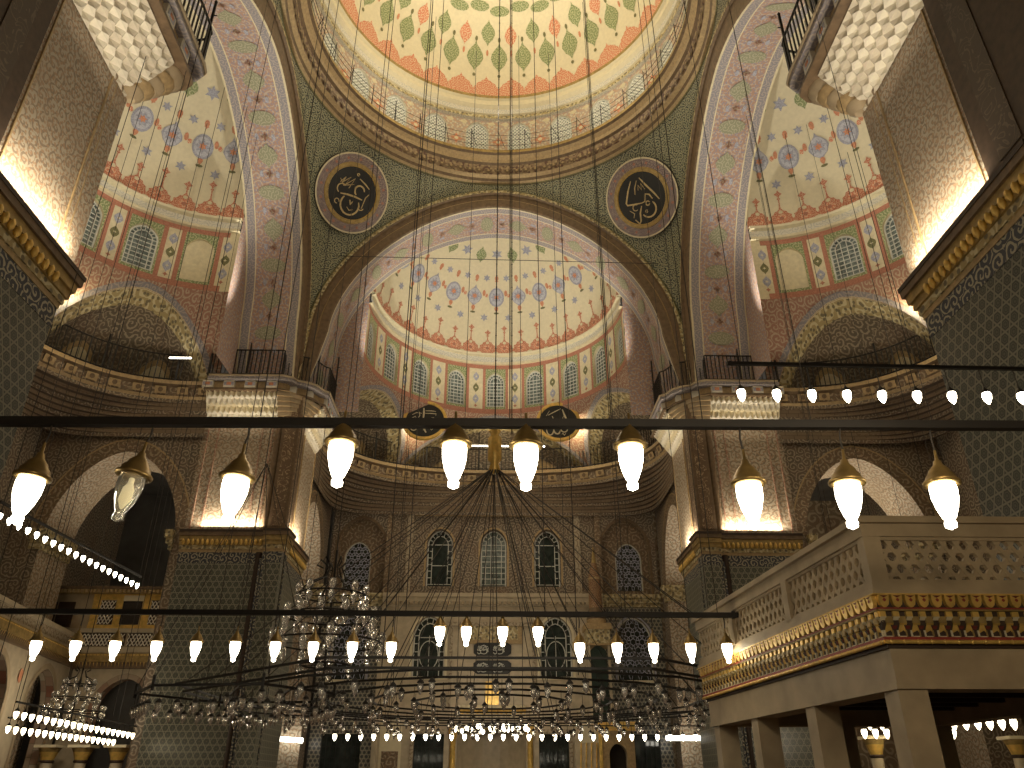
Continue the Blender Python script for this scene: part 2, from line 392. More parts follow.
def window(mapf, hw, z0, zs, rise, style, depth=.22):
    """a window: dark panes, pale tracery and a frame, set back in its opening"""
    WN[0] += 1; P = arch(hw, zs, rise, 10, z0)
    mb = MB()
    strip(mb, offs(P, .0, depth-.05), offs(P, -.07, depth-.05), mapf, 'lead'); strip(mb, offs(P, -.07, depth-.05), offs(P, -.07, depth), mapf, 'lead')
    root = struct('window_%d' % WN[0], mb)
    pb = MB(); cx, cz = 0, (z0+zs)/2
    q = dep(P, depth+.03); c = mapf(0, cz, depth+.03)
    for a, b in zip(q, q[1:]+q[:1]): pb.face([mapf(*a), mapf(*b), c], 'glass_glint' if style in ('drum', 'semi') else 'glass_dark')
    pb.build('pane', root)
    tb = MB(); col = {'blue': 'lead_blue', 'drum': 'drum_lattice'}.get(style, 'lead')
    def bar(x0, z0_, x1, z1_, t=.035): tb.bar(mapf(x0, z0_, depth-.01), mapf(x1, z1_, depth-.01), t, .04, col)
    top = zs+rise
    def zt(x): return zs+rise*max(0, 1-(abs(x)/hw)**1.75)**(1/1.75)
    if style == 'drum':          # plaster lattice of round holes
        s = .2; r = 0; z = z0
        while z < top-.05:
            x = -hw+(.5*s if r % 2 else 0)
            while x < hw:
                if zt(x) > z+.1:
                    for (dx, dz) in ((s/2, s*.58), (-s/2, s*.58), (0, -s*.0)):
                        if dz == 0: continue
                        if abs(x+dx) <= hw and zt(x+dx) > z+dz: bar(x, z, x+dx, z+dz, .075)
                x += s
            z += s*.58; r += 1
    elif style in ('semi', 'tall'):   # inner arch with blocks between it and the frame, grid inside
        iw = hw*.62; I = arch(iw, zs, rise*.62, 8, z0+.14)
        for a, b in zip(I, I[1:]+I[:1]): bar(a[0], a[1], b[0], b[1], .04)
        for k in range(1, 8):
            t = PI*k/8; bar(iw*math.cos(t), zs+rise*.6*math.sin(t), hw*.97*math.cos(t), zs+rise*.93*math.sin(t))
        nz = 7 if style == 'semi' else 6
        for k in range(nz+1):
            z = z0+.14+(zs-z0-.14)*k/nz; bar(-hw, z, -iw, z); bar(iw, z, hw, z)
            if style == 'semi' and k: bar(-iw, z, iw, z, .03)
        if style == 'semi':
            bar(-iw/3, z0+.1, -iw/3, top-rise*.5, .03); bar(iw/3, z0+.1, iw/3, top-rise*.5, .03)
        else:
            zm = (z0+zs)/2; bar(-iw, zm, iw, zm); bar(0, z0+.15, 0, zm+.0*zs, .03) if False else None; bar(-iw, zs, iw, zs)
    elif style == 'blue':        # star rosettes
        sp = hw*.5; r_ = sp*.72; row = 0; z = z0+sp*.5
        while z < top:
            for c in range(-3, 4):
                x = c*sp+(sp/2 if row % 2 else 0)
                for k in range(10):
                    t, t2 = 2*PI*k/10, 2*PI*(k+1)/10
                    p = (x+r_*math.cos(t), z+r_*math.sin(t)); q = (x+r_*math.cos(t2), z+r_*math.sin(t2))
                    if all(abs(u[0]) <= hw and z0 <= u[1] <= zt(u[0]) for u in (p, q)): bar(*p, *q, .026)
            z += sp*.87; row += 1
    elif style == 'oval':        # marble wall windows: dark blocks round a big oval
        iw = hw*.66; I = arch(iw, zs, rise*.66, 8, z0+.05)
        for a, b in zip(I, I[1:]): bar(a[0], a[1], b[0], b[1], .05)
        E_ = ell(0, (z0+zs)/2+.05, iw*.9, .72, 20)
        for a, b in zip(E_, E_[1:]+E_[:1]): bar(a[0], a[1], b[0], b[1], .05)
        for k in range(6): z = z0+(zs-z0)*k/5; bar(-hw, z, -iw, z, .05); bar(iw, z, hw, z, .05)
        for k in range(1, 7): t = PI*k/7; bar(iw*math.cos(t), zs+rise*.6*math.sin(t), hw*.97*math.cos(t), zs+rise*.93*math.sin(t), .05)
        bar(-iw, zs-.1, iw, zs-.1, .04); bar(0, z0, 0, zs, .03)
    tb.build('window_tracery', root)
    return root
TN = [0]
def trim(mb):
    TN[0] += 1; return struct('trim_%d' % TN[0], mb)

# ---- floor and outer shell
mb = MB(); mb.box(-22, 22, -3, 44, -.1, 0, 'carpet'); struct('floor', mb)
mb = MB(); mb.box(-22, 22, -3.2, -3, 0, 30, 'wall_arabesque'); struct('wall_rear', mb)
for s, nm in ((-1, 'left'), (1, 'right')):
    mb = MB(); x = s*21.2; mb.box(min(x, x+s*.2), max(x, x+s*.2), -3, 44, 0, 17.2, 'wall_arabesque'); struct('wall_%s' % nm, mb)
mb = MB(); mb.box(-22, 22, -3, 13.2, 30.6, 30.8, 'brown_moulding'); struct('ceiling', mb)
for s, nm in ((-1, 'left'), (1, 'right')):
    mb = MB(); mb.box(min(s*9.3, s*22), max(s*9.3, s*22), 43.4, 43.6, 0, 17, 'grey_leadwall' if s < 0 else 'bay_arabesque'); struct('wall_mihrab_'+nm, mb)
for s in (-1, 1):   # vaults of the corner bays
    mb = MB(); mb.box(min(s*13.15, s*21.2), max(s*13.15, s*21.2), 32.4, 43.4, 16.6, 16.8, 'grey_leadwall'); mb.box(min(s*11.8, s*13.15), max(s*11.8, s*13.15), 36.15, 43.4, 16.6, 16.8, 'grey_leadwall'); struct('ceiling', mb)
    mb = MB(); mb.box(min(s*13.2, s*21.2), max(s*13.2, s*21.2), -3, 13.2, 17, 17.2, 'grey_leadwall'); struct('ceiling', mb)
    mb = MB(); mb.box(min(s*13.25, s*21.2), max(s*13.25, s*21.2), 13.0, 13.2, 0, 30.6, 'wall_arabesque'); struct('wall_%s' % ('left' if s < 0 else 'right'), mb)

# ---- main dome
R0 = 8.4
mb = MB()
rows = []; uvs = []
for i in range(25):
    ph = PI/2*i/24*.999; rows.append([(R0*math.cos(ph)*math.sin(2*PI*k/72), CY+R0*math.cos(ph)*math.cos(2*PI*k/72), 36+R0*math.sin(ph)) for k in range(73)]); uvs.append([(R0*2*PI*k/72, ph*R0) for k in range(73)])
mb.grid(rows, 'cream', uvs)
def domefig(shape, a0, ph0, mat, lift=.03):
    pts = []
    for x, z in shape:
        ph = ph0+z/R0; a = a0+x/(R0*max(.15, math.cos(ph0))); r = R0-lift
        pts.append((r*math.cos(ph)*math.sin(a), CY+r*math.cos(ph)*math.cos(a), 36+r*math.sin(ph)))
    mb.face(pts, mat, [(a0*R0+x, z+ph0*R0) for x, z in shape])
D2 = math.radians
def crest(w, h):
    r = [(-1, 0), (-1, .2), (-1.0, .34), (-.9, .47), (-.78, .52), (-.72, .62), (-.52, .7), (-.42, .72), (-.32, .8), (-.12, .84), (0, 1)]
    return [(x*w, y*h) for x, y in r]+[(-x*w, y*h) for x, y in r[-2::-1]]
for k in range(36):
    a = 2*PI*(k+.5)/36; b = 2*PI*k/36
    domefig(crest(.73, 1.42), a, D2(.6), 'orange_filigree')
    domefig(leafshape(0, 0, .50, .76), b, D2(18.5), 'green_filigree'); domefig(ell(0, 0, .09, .12, 8), b, D2(10.5), 'olive', .035)
    domefig(ell(0, 0, .08, .16, 8), b, D2(26.0), 'olive', .035)
    if k % 2: domefig(leafshape(0, 0, .42, .60), a, D2(28.5), 'green_filigree')
    else: domefig(leafshape(0, 0, .37, .56), a, D2(27.5), 'orange_filigree')
    domefig(ell(0, 0, .07, .2, 8), a, D2(20.5), 'orange', .035)
    domefig(ell(0, 0, .56, .30, 12), b, D2(37+1.5*(k % 2)), 'green_filigree')
    if k % 3 == 0: domefig(leafshape(0, 0, .5, .62), a, D2(47), 'green_filigree'); domefig(leafshape(0, 0, .4, .5), a, D2(58), 'orange_filigree')
    if k % 3 == 1: domefig(ell(0, 0, .3, .3, 10), a, D2(46), 'orange_filigree'); domefig(leafshape(0, 0, .4, .5), a, D2(66), 'green_filigree')
struct('ceiling', mb)
# drum with its windows
NW = 24; pitch = 2*PI*8.9/NW
mb = MB()
for k in range(NW):
    a0 = 2*PI*(k+.5)/NW; f = rnd(8.9, a0); P = arch(.64, 33.75, .8, 8, 32.02)
    panel(mb, -pitch/2, pitch/2, 31.9, 34.75, P, f, 'drum_paint', 0, 2); strip(mb, dep(P, 0), dep(P, .3), f, 'white_plaster')
    decal(mb, star(pitch/2, 33.1, .38, 4, .45), f, 'orange'); decal(mb, ell(pitch/2, 33.1, .12, .12, 8), f, 'cream', .02)
    for q in (-1, 1): decal(mb, ell(q*.78, 34.45, .2, .13, 8), f, 'pale_panel')
struct('wall_drum', mb)
for k in range(NW):
    a = 2*PI*(k+.5)/NW
    if math.cos(a) > -.35: window(rnd(8.9, a), .64, 32.02, 33.75, .8, 'drum', .18)
    else:
        mb = MB(); f = rnd(8.9, a); P = arch(.64, 33.75, .8, 8, 32.02); c = f(0, 33, .25)
        for p, q in zip(P, P[1:]+P[:1]): mb.face([f(*p, .25), f(*q, .25), c], 'glass_dark')
        WN[0] += 1; struct('window_%d' % WN[0], mb)
mb = MB()
ringsurf(mb, [(8.9, 34.7), (8.72, 34.72), (8.72, 34.95), (8.62, 34.98), (8.6, 35.3), (8.42, 35.45), (8.42, 35.75), (8.28, 35.82), (8.26, 36.0), (8.4, 36.02)],
         ['white_band', 'gold_arabesque', 'cream', 'white_band', 'cream', 'cream', 'cream', 'dull_gold', 'dull_gold'])
trim(mb)
mb = MB()
ringsurf(mb, [(9.0, 31.95), (8.25, 31.92), (8.22, 31.7), (8.34, 31.62), (8.5, 31.45), (8.55, 31.28), (8.68, 31.2), (8.75, 30.62), (8.95, 30.52), (9.02, 30.38), (9.16, 30.32), (9.2, 30.26), (9.22, 30.24)],
         ['stone', 'dull_gold', 'brown_moulding', 'ochre', 'ochre', 'brown_moulding', 'ring_ornament', 'ochre', 'brown_moulding', 'ochre', 'olive', 'dark_brown'])
for k in range(108):      # carved cresting under the gallery
    a = 2*PI*k/108; f = rnd(8.70, a)
    decal(mb, [(x, 30.9-z*.9) for x, z in crest(.2, .3)], f, 'brown_moulding', .05); decal(mb, ell(0, 30.82, .07, .07, 8), f, 'ochre', .07)
trim(mb)

# ---- pendentives, great arches, their soffits
def zout(x): return 21+8.95*max(0, 1-min(1, abs(x)/9.2)**1.8)**(1/1.8)
def zin(x, hw=8.1, h=7.8, p=1.75): return 21+h*max(0, 1-min(1, abs(x)/hw)**p)**(1/p)
for q in range(4):
    mb = MB(); N = 40; M = 14; rows = []; uvs = []
    for j in range(M+1):
        r = []; u = []
        for i in range(N+1):
            al = PI/2*i/N; b = min(al, PI/2-al); zl = min(zout(9.2*math.tan(b)), 30.2); rl = 9.2/math.cos(b); t = j/M
            z = 30.3+(zl-30.3)*t; den = (30.3-21)**2-(zl-21)**2; wgt = ((30.3-21)**2-(z-21)**2)/den
            rho = math.sqrt(max(0, 9.2**2+(rl**2-9.2**2)*wgt)); A = al+q*PI/2
            r.append((rho*math.sin(A), CY+rho*math.cos(A), z)); u.append((al*11, (30.3-z)*1.15))
        rows.append(r); uvs.append(u)
    mb.grid(rows, 'pendentive', uvs)
    o = struct('ceiling', mb)
for arm in ('mihrab', 'left', 'right', 'rear'):
    f = flat(arm, 9.2); mb = MB(); A = []; B = []; NN = 44
    for i in range(NN+1):
        c = math.cos(PI-PI*i/NN); A.append((9.2*c, zout(9.2*c))); B.append((8.1*c, zin(8.1*c)))
    A = [(-9.25, 18.1), (-9.22, 19.5)]+A+[(9.22, 19.5), (9.25, 18.1)]; B = [(-8.75, 18.1), (-8.42, 19.5)]+B+[(8.42, 19.5), (8.75, 18.1)]
    def mixp(t, d): return [(a[0]+(b[0]-a[0])*t, a[1]+(b[1]-a[1])*t, d) for a, b in zip(A, B)]
    seq = [(0, .05, 'dark_brown'), (0.04, -.12, 'olive'), (.12, -.16, 'gold_arabesque'), (.26, -.16, 'brown_moulding'), (.30, -.02, 'brown_moulding'), (.52, .02, 'ochre'), (.6, -.05, 'brown_moulding'), (.95, -.02, 'brown_moulding'), (1, .06, 'brown_moulding')]
    for (t0, d0, m0), (t1, d1, _) in zip(seq, seq[1:]): strip(mb, mixp(t0, d0), mixp(t1, d1), f, m0, True)
    trim(mb)
    # soffit in painted bands
    mb = MB(); C = []
    for i in range(NN+1):
        c = math.cos(PI-PI*i/NN); C.append((8.2*c, zin(8.2*c, 8.2, 7.87, 1.85)))
    C = [(-8.85, 18.1), (-8.52, 19.5)]+C+[(8.52, 19.5), (8.85, 18.1)]
    def sof(t): return [(b[0]+(c[0]-b[0])*t, b[1]+(c[1]-b[1])*t, .06+2.74*t) for b, c in zip(B, C)]
    for t0, t1, m0 in ((0, .035, 'pale_panel'), (.035, .17, 'grey_border'), (.17, .19, 'pale_panel'), (.19, .81, 'pink_arabesque'), (.81, .83, 'pale_panel'), (.83, .965, 'grey_border'), (.965, 1, 'pale_panel')):
        a_, b_ = sof(t0), sof(t1); strip(mb, a_, b_, f, m0, True)
    # painted medallions along the middle
    L = [0]; mid = sof(.5)
    for a, b in zip(mid, mid[1:]): L.append(L[-1]+math.dist(a, b))
    def at(s, t, lift=.03):
        s = max(0, min(L[-1]-.001, s)); i = max(k for k in range(len(L)-1) if L[k] <= s); u = (s-L[i])/(L[i+1]-L[i])
        a = sof(t); p = [a[i][k]+(a[i+1][k]-a[i][k])*u for k in range(3)]
        l = math.hypot(p[0], p[1]-21) or 1; k = 1-lift/l
        return f(p[0]*k if p[1] > 21 else p[0]-math.copysign(lift, p[0]), 21+(p[1]-21)*k if p[1] > 21 else p[1], p[2])
    s = 1.1; k = 0
    while s < L[-1]-.8:
        sh = leafshape(0, 0, .5, .46) if k % 2 else ell(0, 0, .62, .34, 14)
        mb.face([at(s+z, .5+x/2.74) for x, z in sh], 'oval_green', [(x+s, z) for x, z in sh])
        for q in (-1, 1):
            sh2 = ell(0, 0, .09, .16, 8); mb.face([at(s+.85+z, .5+x/2.74+q*.14, .03) for x, z in sh2], 'blue_grey')
            mb.face([at(s+.85+z, .5+x/2.74, .035) for x, z in star(0, 0, .2, 4)], 'rose_border')
        s += 1.7; k += 1
    trim(mb)
mb = MB(); mb.box(-9.2, 9.2, 10.4, 10.7, 18, 30.6, 'wall_arabesque'); struct('wall_rear', mb) if False else None

# ---- semi-domes and the walls of the three arms
def g(a, e=0, p=.75):
    s, c = math.sin(a), max(0, math.cos(a)); return (math.copysign((9.0+e)*abs(s)**p, s), 13.0+(6.9+e)*c**p)
def semidome(arm, D0, R, zb):
    arms_ = arm != 'mihrab'; nw = 8 if arms_ else 9; sec = R*D2(21.5) if arms_ else PI*R/9; sc_ = 1.1 if arms_ else 1; mid_ = (nw-1)/2
    f = cyl(arm, D0, R)
    mb = MB(); hw = .56*sc_ if arms_ else .53; fr = .64*sc_ if arms_ else .61; bar_ = .82*sc_ if arms_ else .77; half = sec/2
    for k in range(nw):
        x0 = (k-mid_)*sec; g_ = (lambda x, z, dep=0, x0=x0: f(x+x0, z, dep)); P = arch(hw, zb-1.15, .62, 8, zb-2.85)
        blind = arms_ and k == 7
        panel(mb, -fr, fr, zb-3.0, zb-.28, P, g_, 'green_filigree', 0, 1)
        if not blind: strip(mb, dep(P), dep(P, .26), g_, 'pale_panel')
        else:
            strip(mb, dep(P), dep(P, .12), g_, 'pale_panel'); c = g_(0, zb-2, .12)
            for p, q in zip(P, P[1:]+P[:1]): mb.face([g_(*p, .12), g_(*q, .12), c], 'pale_panel')
        for q in (-1, 1):
            for a, b, m in ((fr, bar_, 'red_orange'), (bar_, half, 'pale_panel')):
                xa, xb = sorted((q*a, q*b)); mb.grid([[g_(xa+(xb-xa)*i/2, z) for i in range(3)] for z in (zb-3.0, zb-.28)], m, uvs=[[(xa+x0+(xb-xa)*i/2, z) for i in range(3)] for z in (zb-3.0, zb-.28)], smooth=False)
        for za, zc in ((zb-.28, zb), (zb-3.3, zb-3.0)):
            mb.grid([[g_(-half+sec*i/4, z) for i in range(5)] for z in (za, zc)], 'red_orange', uvs=[[(x0-half+sec*i/4, z) for i in range(5)] for z in (za, zc)], smooth=False)
        for j, (m, zc) in enumerate((('blue_grey', zb-.85), ('olive', zb-1.6), ('blue_grey', zb-2.35))):
            decal(mb, leafshape(half, zc, .19*sc_, .27), g_, m); decal(mb, star(half, zc, .08, 4), g_, 'pale_panel', .02)
        decal(mb, star(half, zb-2.8, .12, 4), g_, 'red_orange')
    for q in (-1, 1):      # last narrow strips beside the arch
        xa, xb = sorted((q*nw*sec/2, q*PI*R/2)); mb.grid([[f(x, z) for x in (xa, xb)] for z in (zb-3.3, zb)], 'pale_panel', smooth=False) if xb-xa > .02 else None
    nm = 'wall_'+arm
    struct(nm, mb)
    for k in range(nw):
        if arms_ and k == 7: continue
        x0 = (k-mid_)*sec; window(lambda x, z, dep=0, x0=x0: f(x+x0, z, dep), hw, zb-2.85, zb-1.15, .62, 'semi', .2)
    # cornice
    mb = MB(); prof = [(R, zb-.02), (R-.16, zb), (R-.18, zb+.12), (R-.1, zb+.14), (R-.1, zb+.5), (R-.28, zb+.56), (R-.3, zb+.68), (R-.02, zb+.74)]
    ms = ['pale_panel', 'pale_panel', 'grey_border', 'white_band', 'pale_panel', 'cream', 'cream']; N = 60
    for k in range(len(prof)-1):
        rows = [[W(arm, r*math.sin(-PI/2+PI*i/N), D0+r*math.cos(-PI/2+PI*i/N), z) for i in range(N+1)] for r, z in prof[k:k+2]]
        L = math.dist(prof[k], prof[k+1]); mb.grid(rows, ms[k], uvs=[[(R*PI*i/N, 0) for i in range(N+1)], [(R*PI*i/N, L) for i in range(N+1)]], smooth=True)
    trim(mb)
    # shell
    mb = MB(); z1 = zb+.7; rows = []; uvs = []
    def S(a, ph, lift=0): r = R-lift; return W(arm, r*math.cos(ph)*math.sin(a), D0+r*math.cos(ph)*math.cos(a), z1+r*math.sin(ph))
    for i in range(21):
        ph = PI/2*i/20*.999; rows.append([S(-PI/2+PI*k/48, ph) for k in range(49)]); uvs.append([(R*PI*k/48, ph*R) for k in range(49)])
    mb.grid(rows, 'cream', uvs)
    def fig(sh, a0, ph0, mat, lift=.03):
        mb.face([S(a0+x/(R*math.cos(ph0)), ph0+z/R, lift) for x, z in sh], mat, [(a0*R+x, z+ph0*R) for x, z in sh])
    n = 18 if arms_ else 20
    for k in range(n):
        a = -PI/2+PI*(k+.5)/n; wd = PI*R/n/2; H = 1.25 if k % 2 == 0 else 1.05
        fig([(-wd, 0), (-wd, .36), (-wd*.86, .5), (-wd*.9, .62), (-wd*.62, .7), (-wd*.5, .84), (-wd*.26, .88), (-wd*.1, 1.0), (0, 1.1*H), (wd*.1, 1.0), (wd*.26, .88), (wd*.5, .84), (wd*.62, .7), (wd*.9, .62), (wd*.86, .5), (wd, .36), (wd, 0)], a, .004, 'crest_paint')
        fig(ell(0, .42, wd*.5, .24, 10), a, .004, 'orange_filigree', .06); fig(ell(0, .8, wd*.2, .1, 8), a, .004, 'pale_panel', .06); fig(ell(0, .42, wd*.2, .11, 8), a, .004, 'red_orange', .08)
        fig(star(0, 1.42*H, .21, 4, .55), a, .004, 'crest_paint', .04); fig([(-.03, 1.0), (.03, 1.0), (.03, 1.4*H), (-.03, 1.4*H)], a, .004, 'crest_paint'); fig(ell(0, 1.22*H, .09, .05, 8), a, .004, 'crest_paint', .04)
        fig(ell(-wd, .12, wd*.3, .09, 8), a, .004, 'pale_panel', .05)
    nm_ = 12 if arms_ else 13
    for k in range(nm_):
        a = -PI/2+PI*(k+.5)/nm_
        fig(leafshape(0, 0, .5, .55) if k % 2 else ell(0, 0, .48, .60, 18), a, D2(32), 'blue_grey'); fig(ell(0, 0, .38, .48, 16), a, D2(32), 'blue_pale', .055); fig(star(0, 0, .38, 8, .6), a, D2(32), 'blue_grey', .075); fig(star(0, 0, .2, 6), a, D2(32), 'orange', .095)
        fig(leafshape(0, 0, .13, .2), a, D2(26), 'orange'); fig(star(0, .35, .13, 4), a, D2(37.5), 'orange'); fig(ell(0, 0, .12, .17, 8), a, D2(42), 'orange'); fig(ell(0, 0, .17, .07, 8), a, D2(23.5), 'olive')
        if k < nm_-1:
            b = a+PI/nm_/2
            fig(star(0, 0, .26, 6, .5), b, D2(21), 'blue_grey'); fig(star(0, 0, .24, 6, .5), b, D2(42), 'blue_grey'); fig(ell(-.1, 0, .1, .2, 8), b, D2(34), 'orange'); fig(ell(.08, -.15, .1, .13, 8), b, D2(34), 'orange_filigree', .035)
        if k % 2: fig(leafshape(0, 0, .34, .42), a, D2(54), 'green_filigree')
        else: fig(star(0, 0, .36, 6), a, D2(55), 'blue_grey')
    struct('ceiling', mb)
    # flanks that close the drum against the arch
    mb = MB()
    for s in (-1, 1):
        mb.face([W(arm, s*R, D0, 18), W(arm, s*9.3, D0-.05, 18), W(arm, s*9.3, D0-.05, zb+1), W(arm, s*R, D0, zb+1)], 'pink_arabesque')
    struct(nm, mb)
    # zone of the three small exedrae, leaning out from the drum to the gallery wall
    zt = zb-3.3
    def low(x, z, dp=0):
        a = x/R; t = max(0, (zt-z)/(zt-17.9)); o1, d1 = R*math.sin(a), D0+R*math.cos(a); o2, d2 = g(a, .9)
        o, d = o1+(o2-o1)*t, d1+(d2-d1)*t; l = math.hypot(o, d-D0) or 1
        return W(arm, o+o/l*dp, min(21.0, d+(d-D0)/l*dp), z)
    mb = MB(); pw = PI*R/3
    for k in (-1, 0, 1):
        x0 = k*pw; g_ = (lambda x, z, dp=0, x0=x0: low(x+x0, z, dp)); hwA = pw*.475; P = arch(hwA, 18.0, zt-18.0-.28, 18, 17.9)
        panel(mb, -pw/2, pw/2, 17.9, zt, P, g_, 'rose_border')
        strip(mb, offs(P, .2, -.04), offs(P, .02, -.04), g_, 'grey_border'); strip(mb, offs(P, .02, -.04), dep(P, .1), g_, 'pale_panel'); strip(mb, dep(P, .08), offs(P, -.35, .55), g_, 'gold_arabesque', True)
        prev = [(x, z, d) for x, z, d in offs(P, -.35, .55)]
        for j in range(1, 8):
            t = j/7*PI/2; cur = [(x*math.cos(t), 18.0+(z-18.0)*math.cos(t)*.98, .55+1.3*math.sin(t)) for x, z, _ in offs(P, -.35, 0)]
            strip(mb, prev, cur, g_, 'wall_arabesque', True); prev = cur
        for q in (-1, 1):
            Q = arch(.62, 18.5, .75, 8, 17.95)
            for dpt, m in ((.0, 'ochre'), (-.03, 'pale_panel')):
                sh = [(x*(1 if m == 'ochre' else .8)+q*1.3, 17.95+(z-17.95)*(1 if m == 'ochre' else .85)) for x, z in Q]
                mb.face([g_(x, z, 1.35*math.sqrt(max(.02, 1-((x)/hwA)**2))*(1-.25*(z-18))+.25+dpt) for x, z in sh], m)
    struct(nm, mb)
    # gallery: floor, carved cornice, and the stalactite steps that turn the curve into the square
    N = 48; AA = [-PI/2+PI*i/N for i in range(N+1)]
    mb = MB()
    def curve(e, z, p): return [W(arm, *g(a, e, p), z) for a in AA]
    def cband(e0, z0, p0, e1, z1, p1, m, n_=1):
        A_, B_ = curve(e0, z0, p0), curve(e1, z1, p1); L = [0]
        for a, b in zip(A_, A_[1:]): L.append(L[-1]+math.dist(a, b))
        h = math.dist(A_[N//2], B_[N//2])+.001; mb.grid([A_, B_], m, uvs=[[(l, 0) for l in L], [(l, h) for l in L]], smooth=True)
    cband(1.3, 18, .75, -.12, 18, .75, 'stone'); cband(-.12, 18, .75, -.12, 17.82, .75, 'ochre'); cband(-.12, 17.82, .75, .02, 17.7, .75, 'brown_moulding'); cband(.02, 17.7, .75, .05, 17.3, .75, 'brown_arabesque')
    cband(.05, 17.3, .75, -.02, 17.25, .75, 'ochre'); cband(-.02, 17.25, .75, .08, 17.15, .75, 'ochre')
    L = 0; pts = [g(-PI/2+PI*i/400) for i in range(401)]; nxt = .4
    for a, b in zip(pts, pts[1:]):
        L += math.dist(a, b)
        if L > nxt:     # carved rosette consoles
            nxt += .95; dx, dz = b[0]-a[0], b[1]-a[1]; l = math.hypot(dx, dz); nx, nz = -dz/l, dx/l
            cx_, cd_ = b
            def K(u, z, d): return W(arm, cx_+dx/l*u+nx*0+(-(dz/l))*d*-1*0+(dz/l)*d, cd_+dz/l*u-(dx/l)*d, z)
            mb.face([K(-.24, 17.36, .02), K(.24, 17.36, .02), K(.24, 17.68, .12), K(-.24, 17.68, .12)], 'ochre'); mb.face([K(-.24, 17.36, .02), K(-.24, 17.68, .12), K(-.24, 17.68, -.1)], 'dark_brown'); mb.face([K(.24, 17.36, .02), K(.24, 17.68, .12), K(.24, 17.68, -.1)], 'dark_brown')
            mb.face([K(x, z, .09+(z-17.5)*.3) for x, z in ell(0, 17.52, .11, .11, 8)], 'brown_moulding')
    trim(mb)
    mb = MB(); ns = 10; z = 17.15; p = .75; e = .08; hs = (17.15-15.35)/ns
    for k in range(ns):
        p2 = .75-.55*((k+1)/ns)**.8; e2 = .08+.1*(k+1)/ns
        cband(e, z, p, e, z-hs, p, 'ashlar' if k % 3 else 'wall_arabesque'); cband(e, z-hs, p, e2, z-hs, p2, 'ashlar')
        # little hanging drops under every step
        A_ = [g(-PI/2+PI*(i+.5)/90, e, p) for i in range(90)]
        for i, (o, d) in enumerate(A_[:-1]):
            o2, d2 = A_[i+1]; 
            if math.dist((o, d), (o2, d2)) > .9: continue
            mo, md = (o+o2)/2, (d+d2)/2; mb.face([W(arm, o, d-.02, z-hs*.55), W(arm, o2, d2-.02, z-hs*.55), W(arm, mo, md-.05, z-hs*1.02)], 'brown_moulding' if k % 2 else 'squinch_tip')
        z -= hs; p = p2; e = e2
    trim(mb)
    # walls below
    mb = MB(); fe = flat(arm, 20.3)
    if arm != 'mihrab':
        P = arch(2.6, 11, 3.6, 14, 0); panel(mb, -9.3, 9.3, 0, 18, P, fe, 'wall_arabesque'); strip(mb, dep(P), dep(P, .8), fe, 'brown_arabesque')
    struct(nm, mb) if arm != 'mihrab' else None
    for s in (-1, 1):
        if arm != 'mihrab' and s < 0: continue
        mb = MB(); fs = side(arm, s, 9.36); P0 = arch(2.72, 11.1, 3.6, 20, 0); P = [(x+16.2, z) for x, z in P0]
        panel(mb, 13.42 if arm == 'mihrab' else 13.05, 20.3, 0, 18, P, fs, 'wall_arabesque')
        A_ = P[1:-1]; strip(mb, offs(A_, .55, -.03), offs(A_, .0, -.03), fs, 'brown_arabesque'); strip(mb, offs(A_, .62, -.05), offs(A_, .55, -.05), fs, 'ochre')
        strip(mb, dep(P, -.03), dep(P, 2.4), fs, 'shaft_arabesque', True)
        # back face and impost mouldings
        for q in (-1, 1):
            xx = 16.2+q*2.72; a, b = sorted((xx, xx-q*.3))
            for (za, zc, e) in ((10.3, 10.55, .1), (10.55, 10.8, .2), (10.8, 11.1, .3)):
                o0, o1 = (9.34-e, 11.75); x_, y_ = sorted((xx-q*e, xx+q*.4)); x_ = max(x_, 13.42)
                c = [W(arm, s*o, d, zz) for zz in (za, zc) for o, d in ((o0, x_), (o1, x_), (o1, y_), (o0, y_))]
                for qq in ((0,3,2,1),(4,5,6,7),(0,1,5,4),(1,2,6,5),(2,3,7,6),(3,0,4,7)): mb.face([c[i] for i in qq], 'gold_arabesque')
        struct(nm, mb)
semidome('mihrab', 12.0, 6.8, 24.5)
semidome('left', 12.0, 6.3, 24.5)
semidome('right', 12.0, 6.3, 24.5)

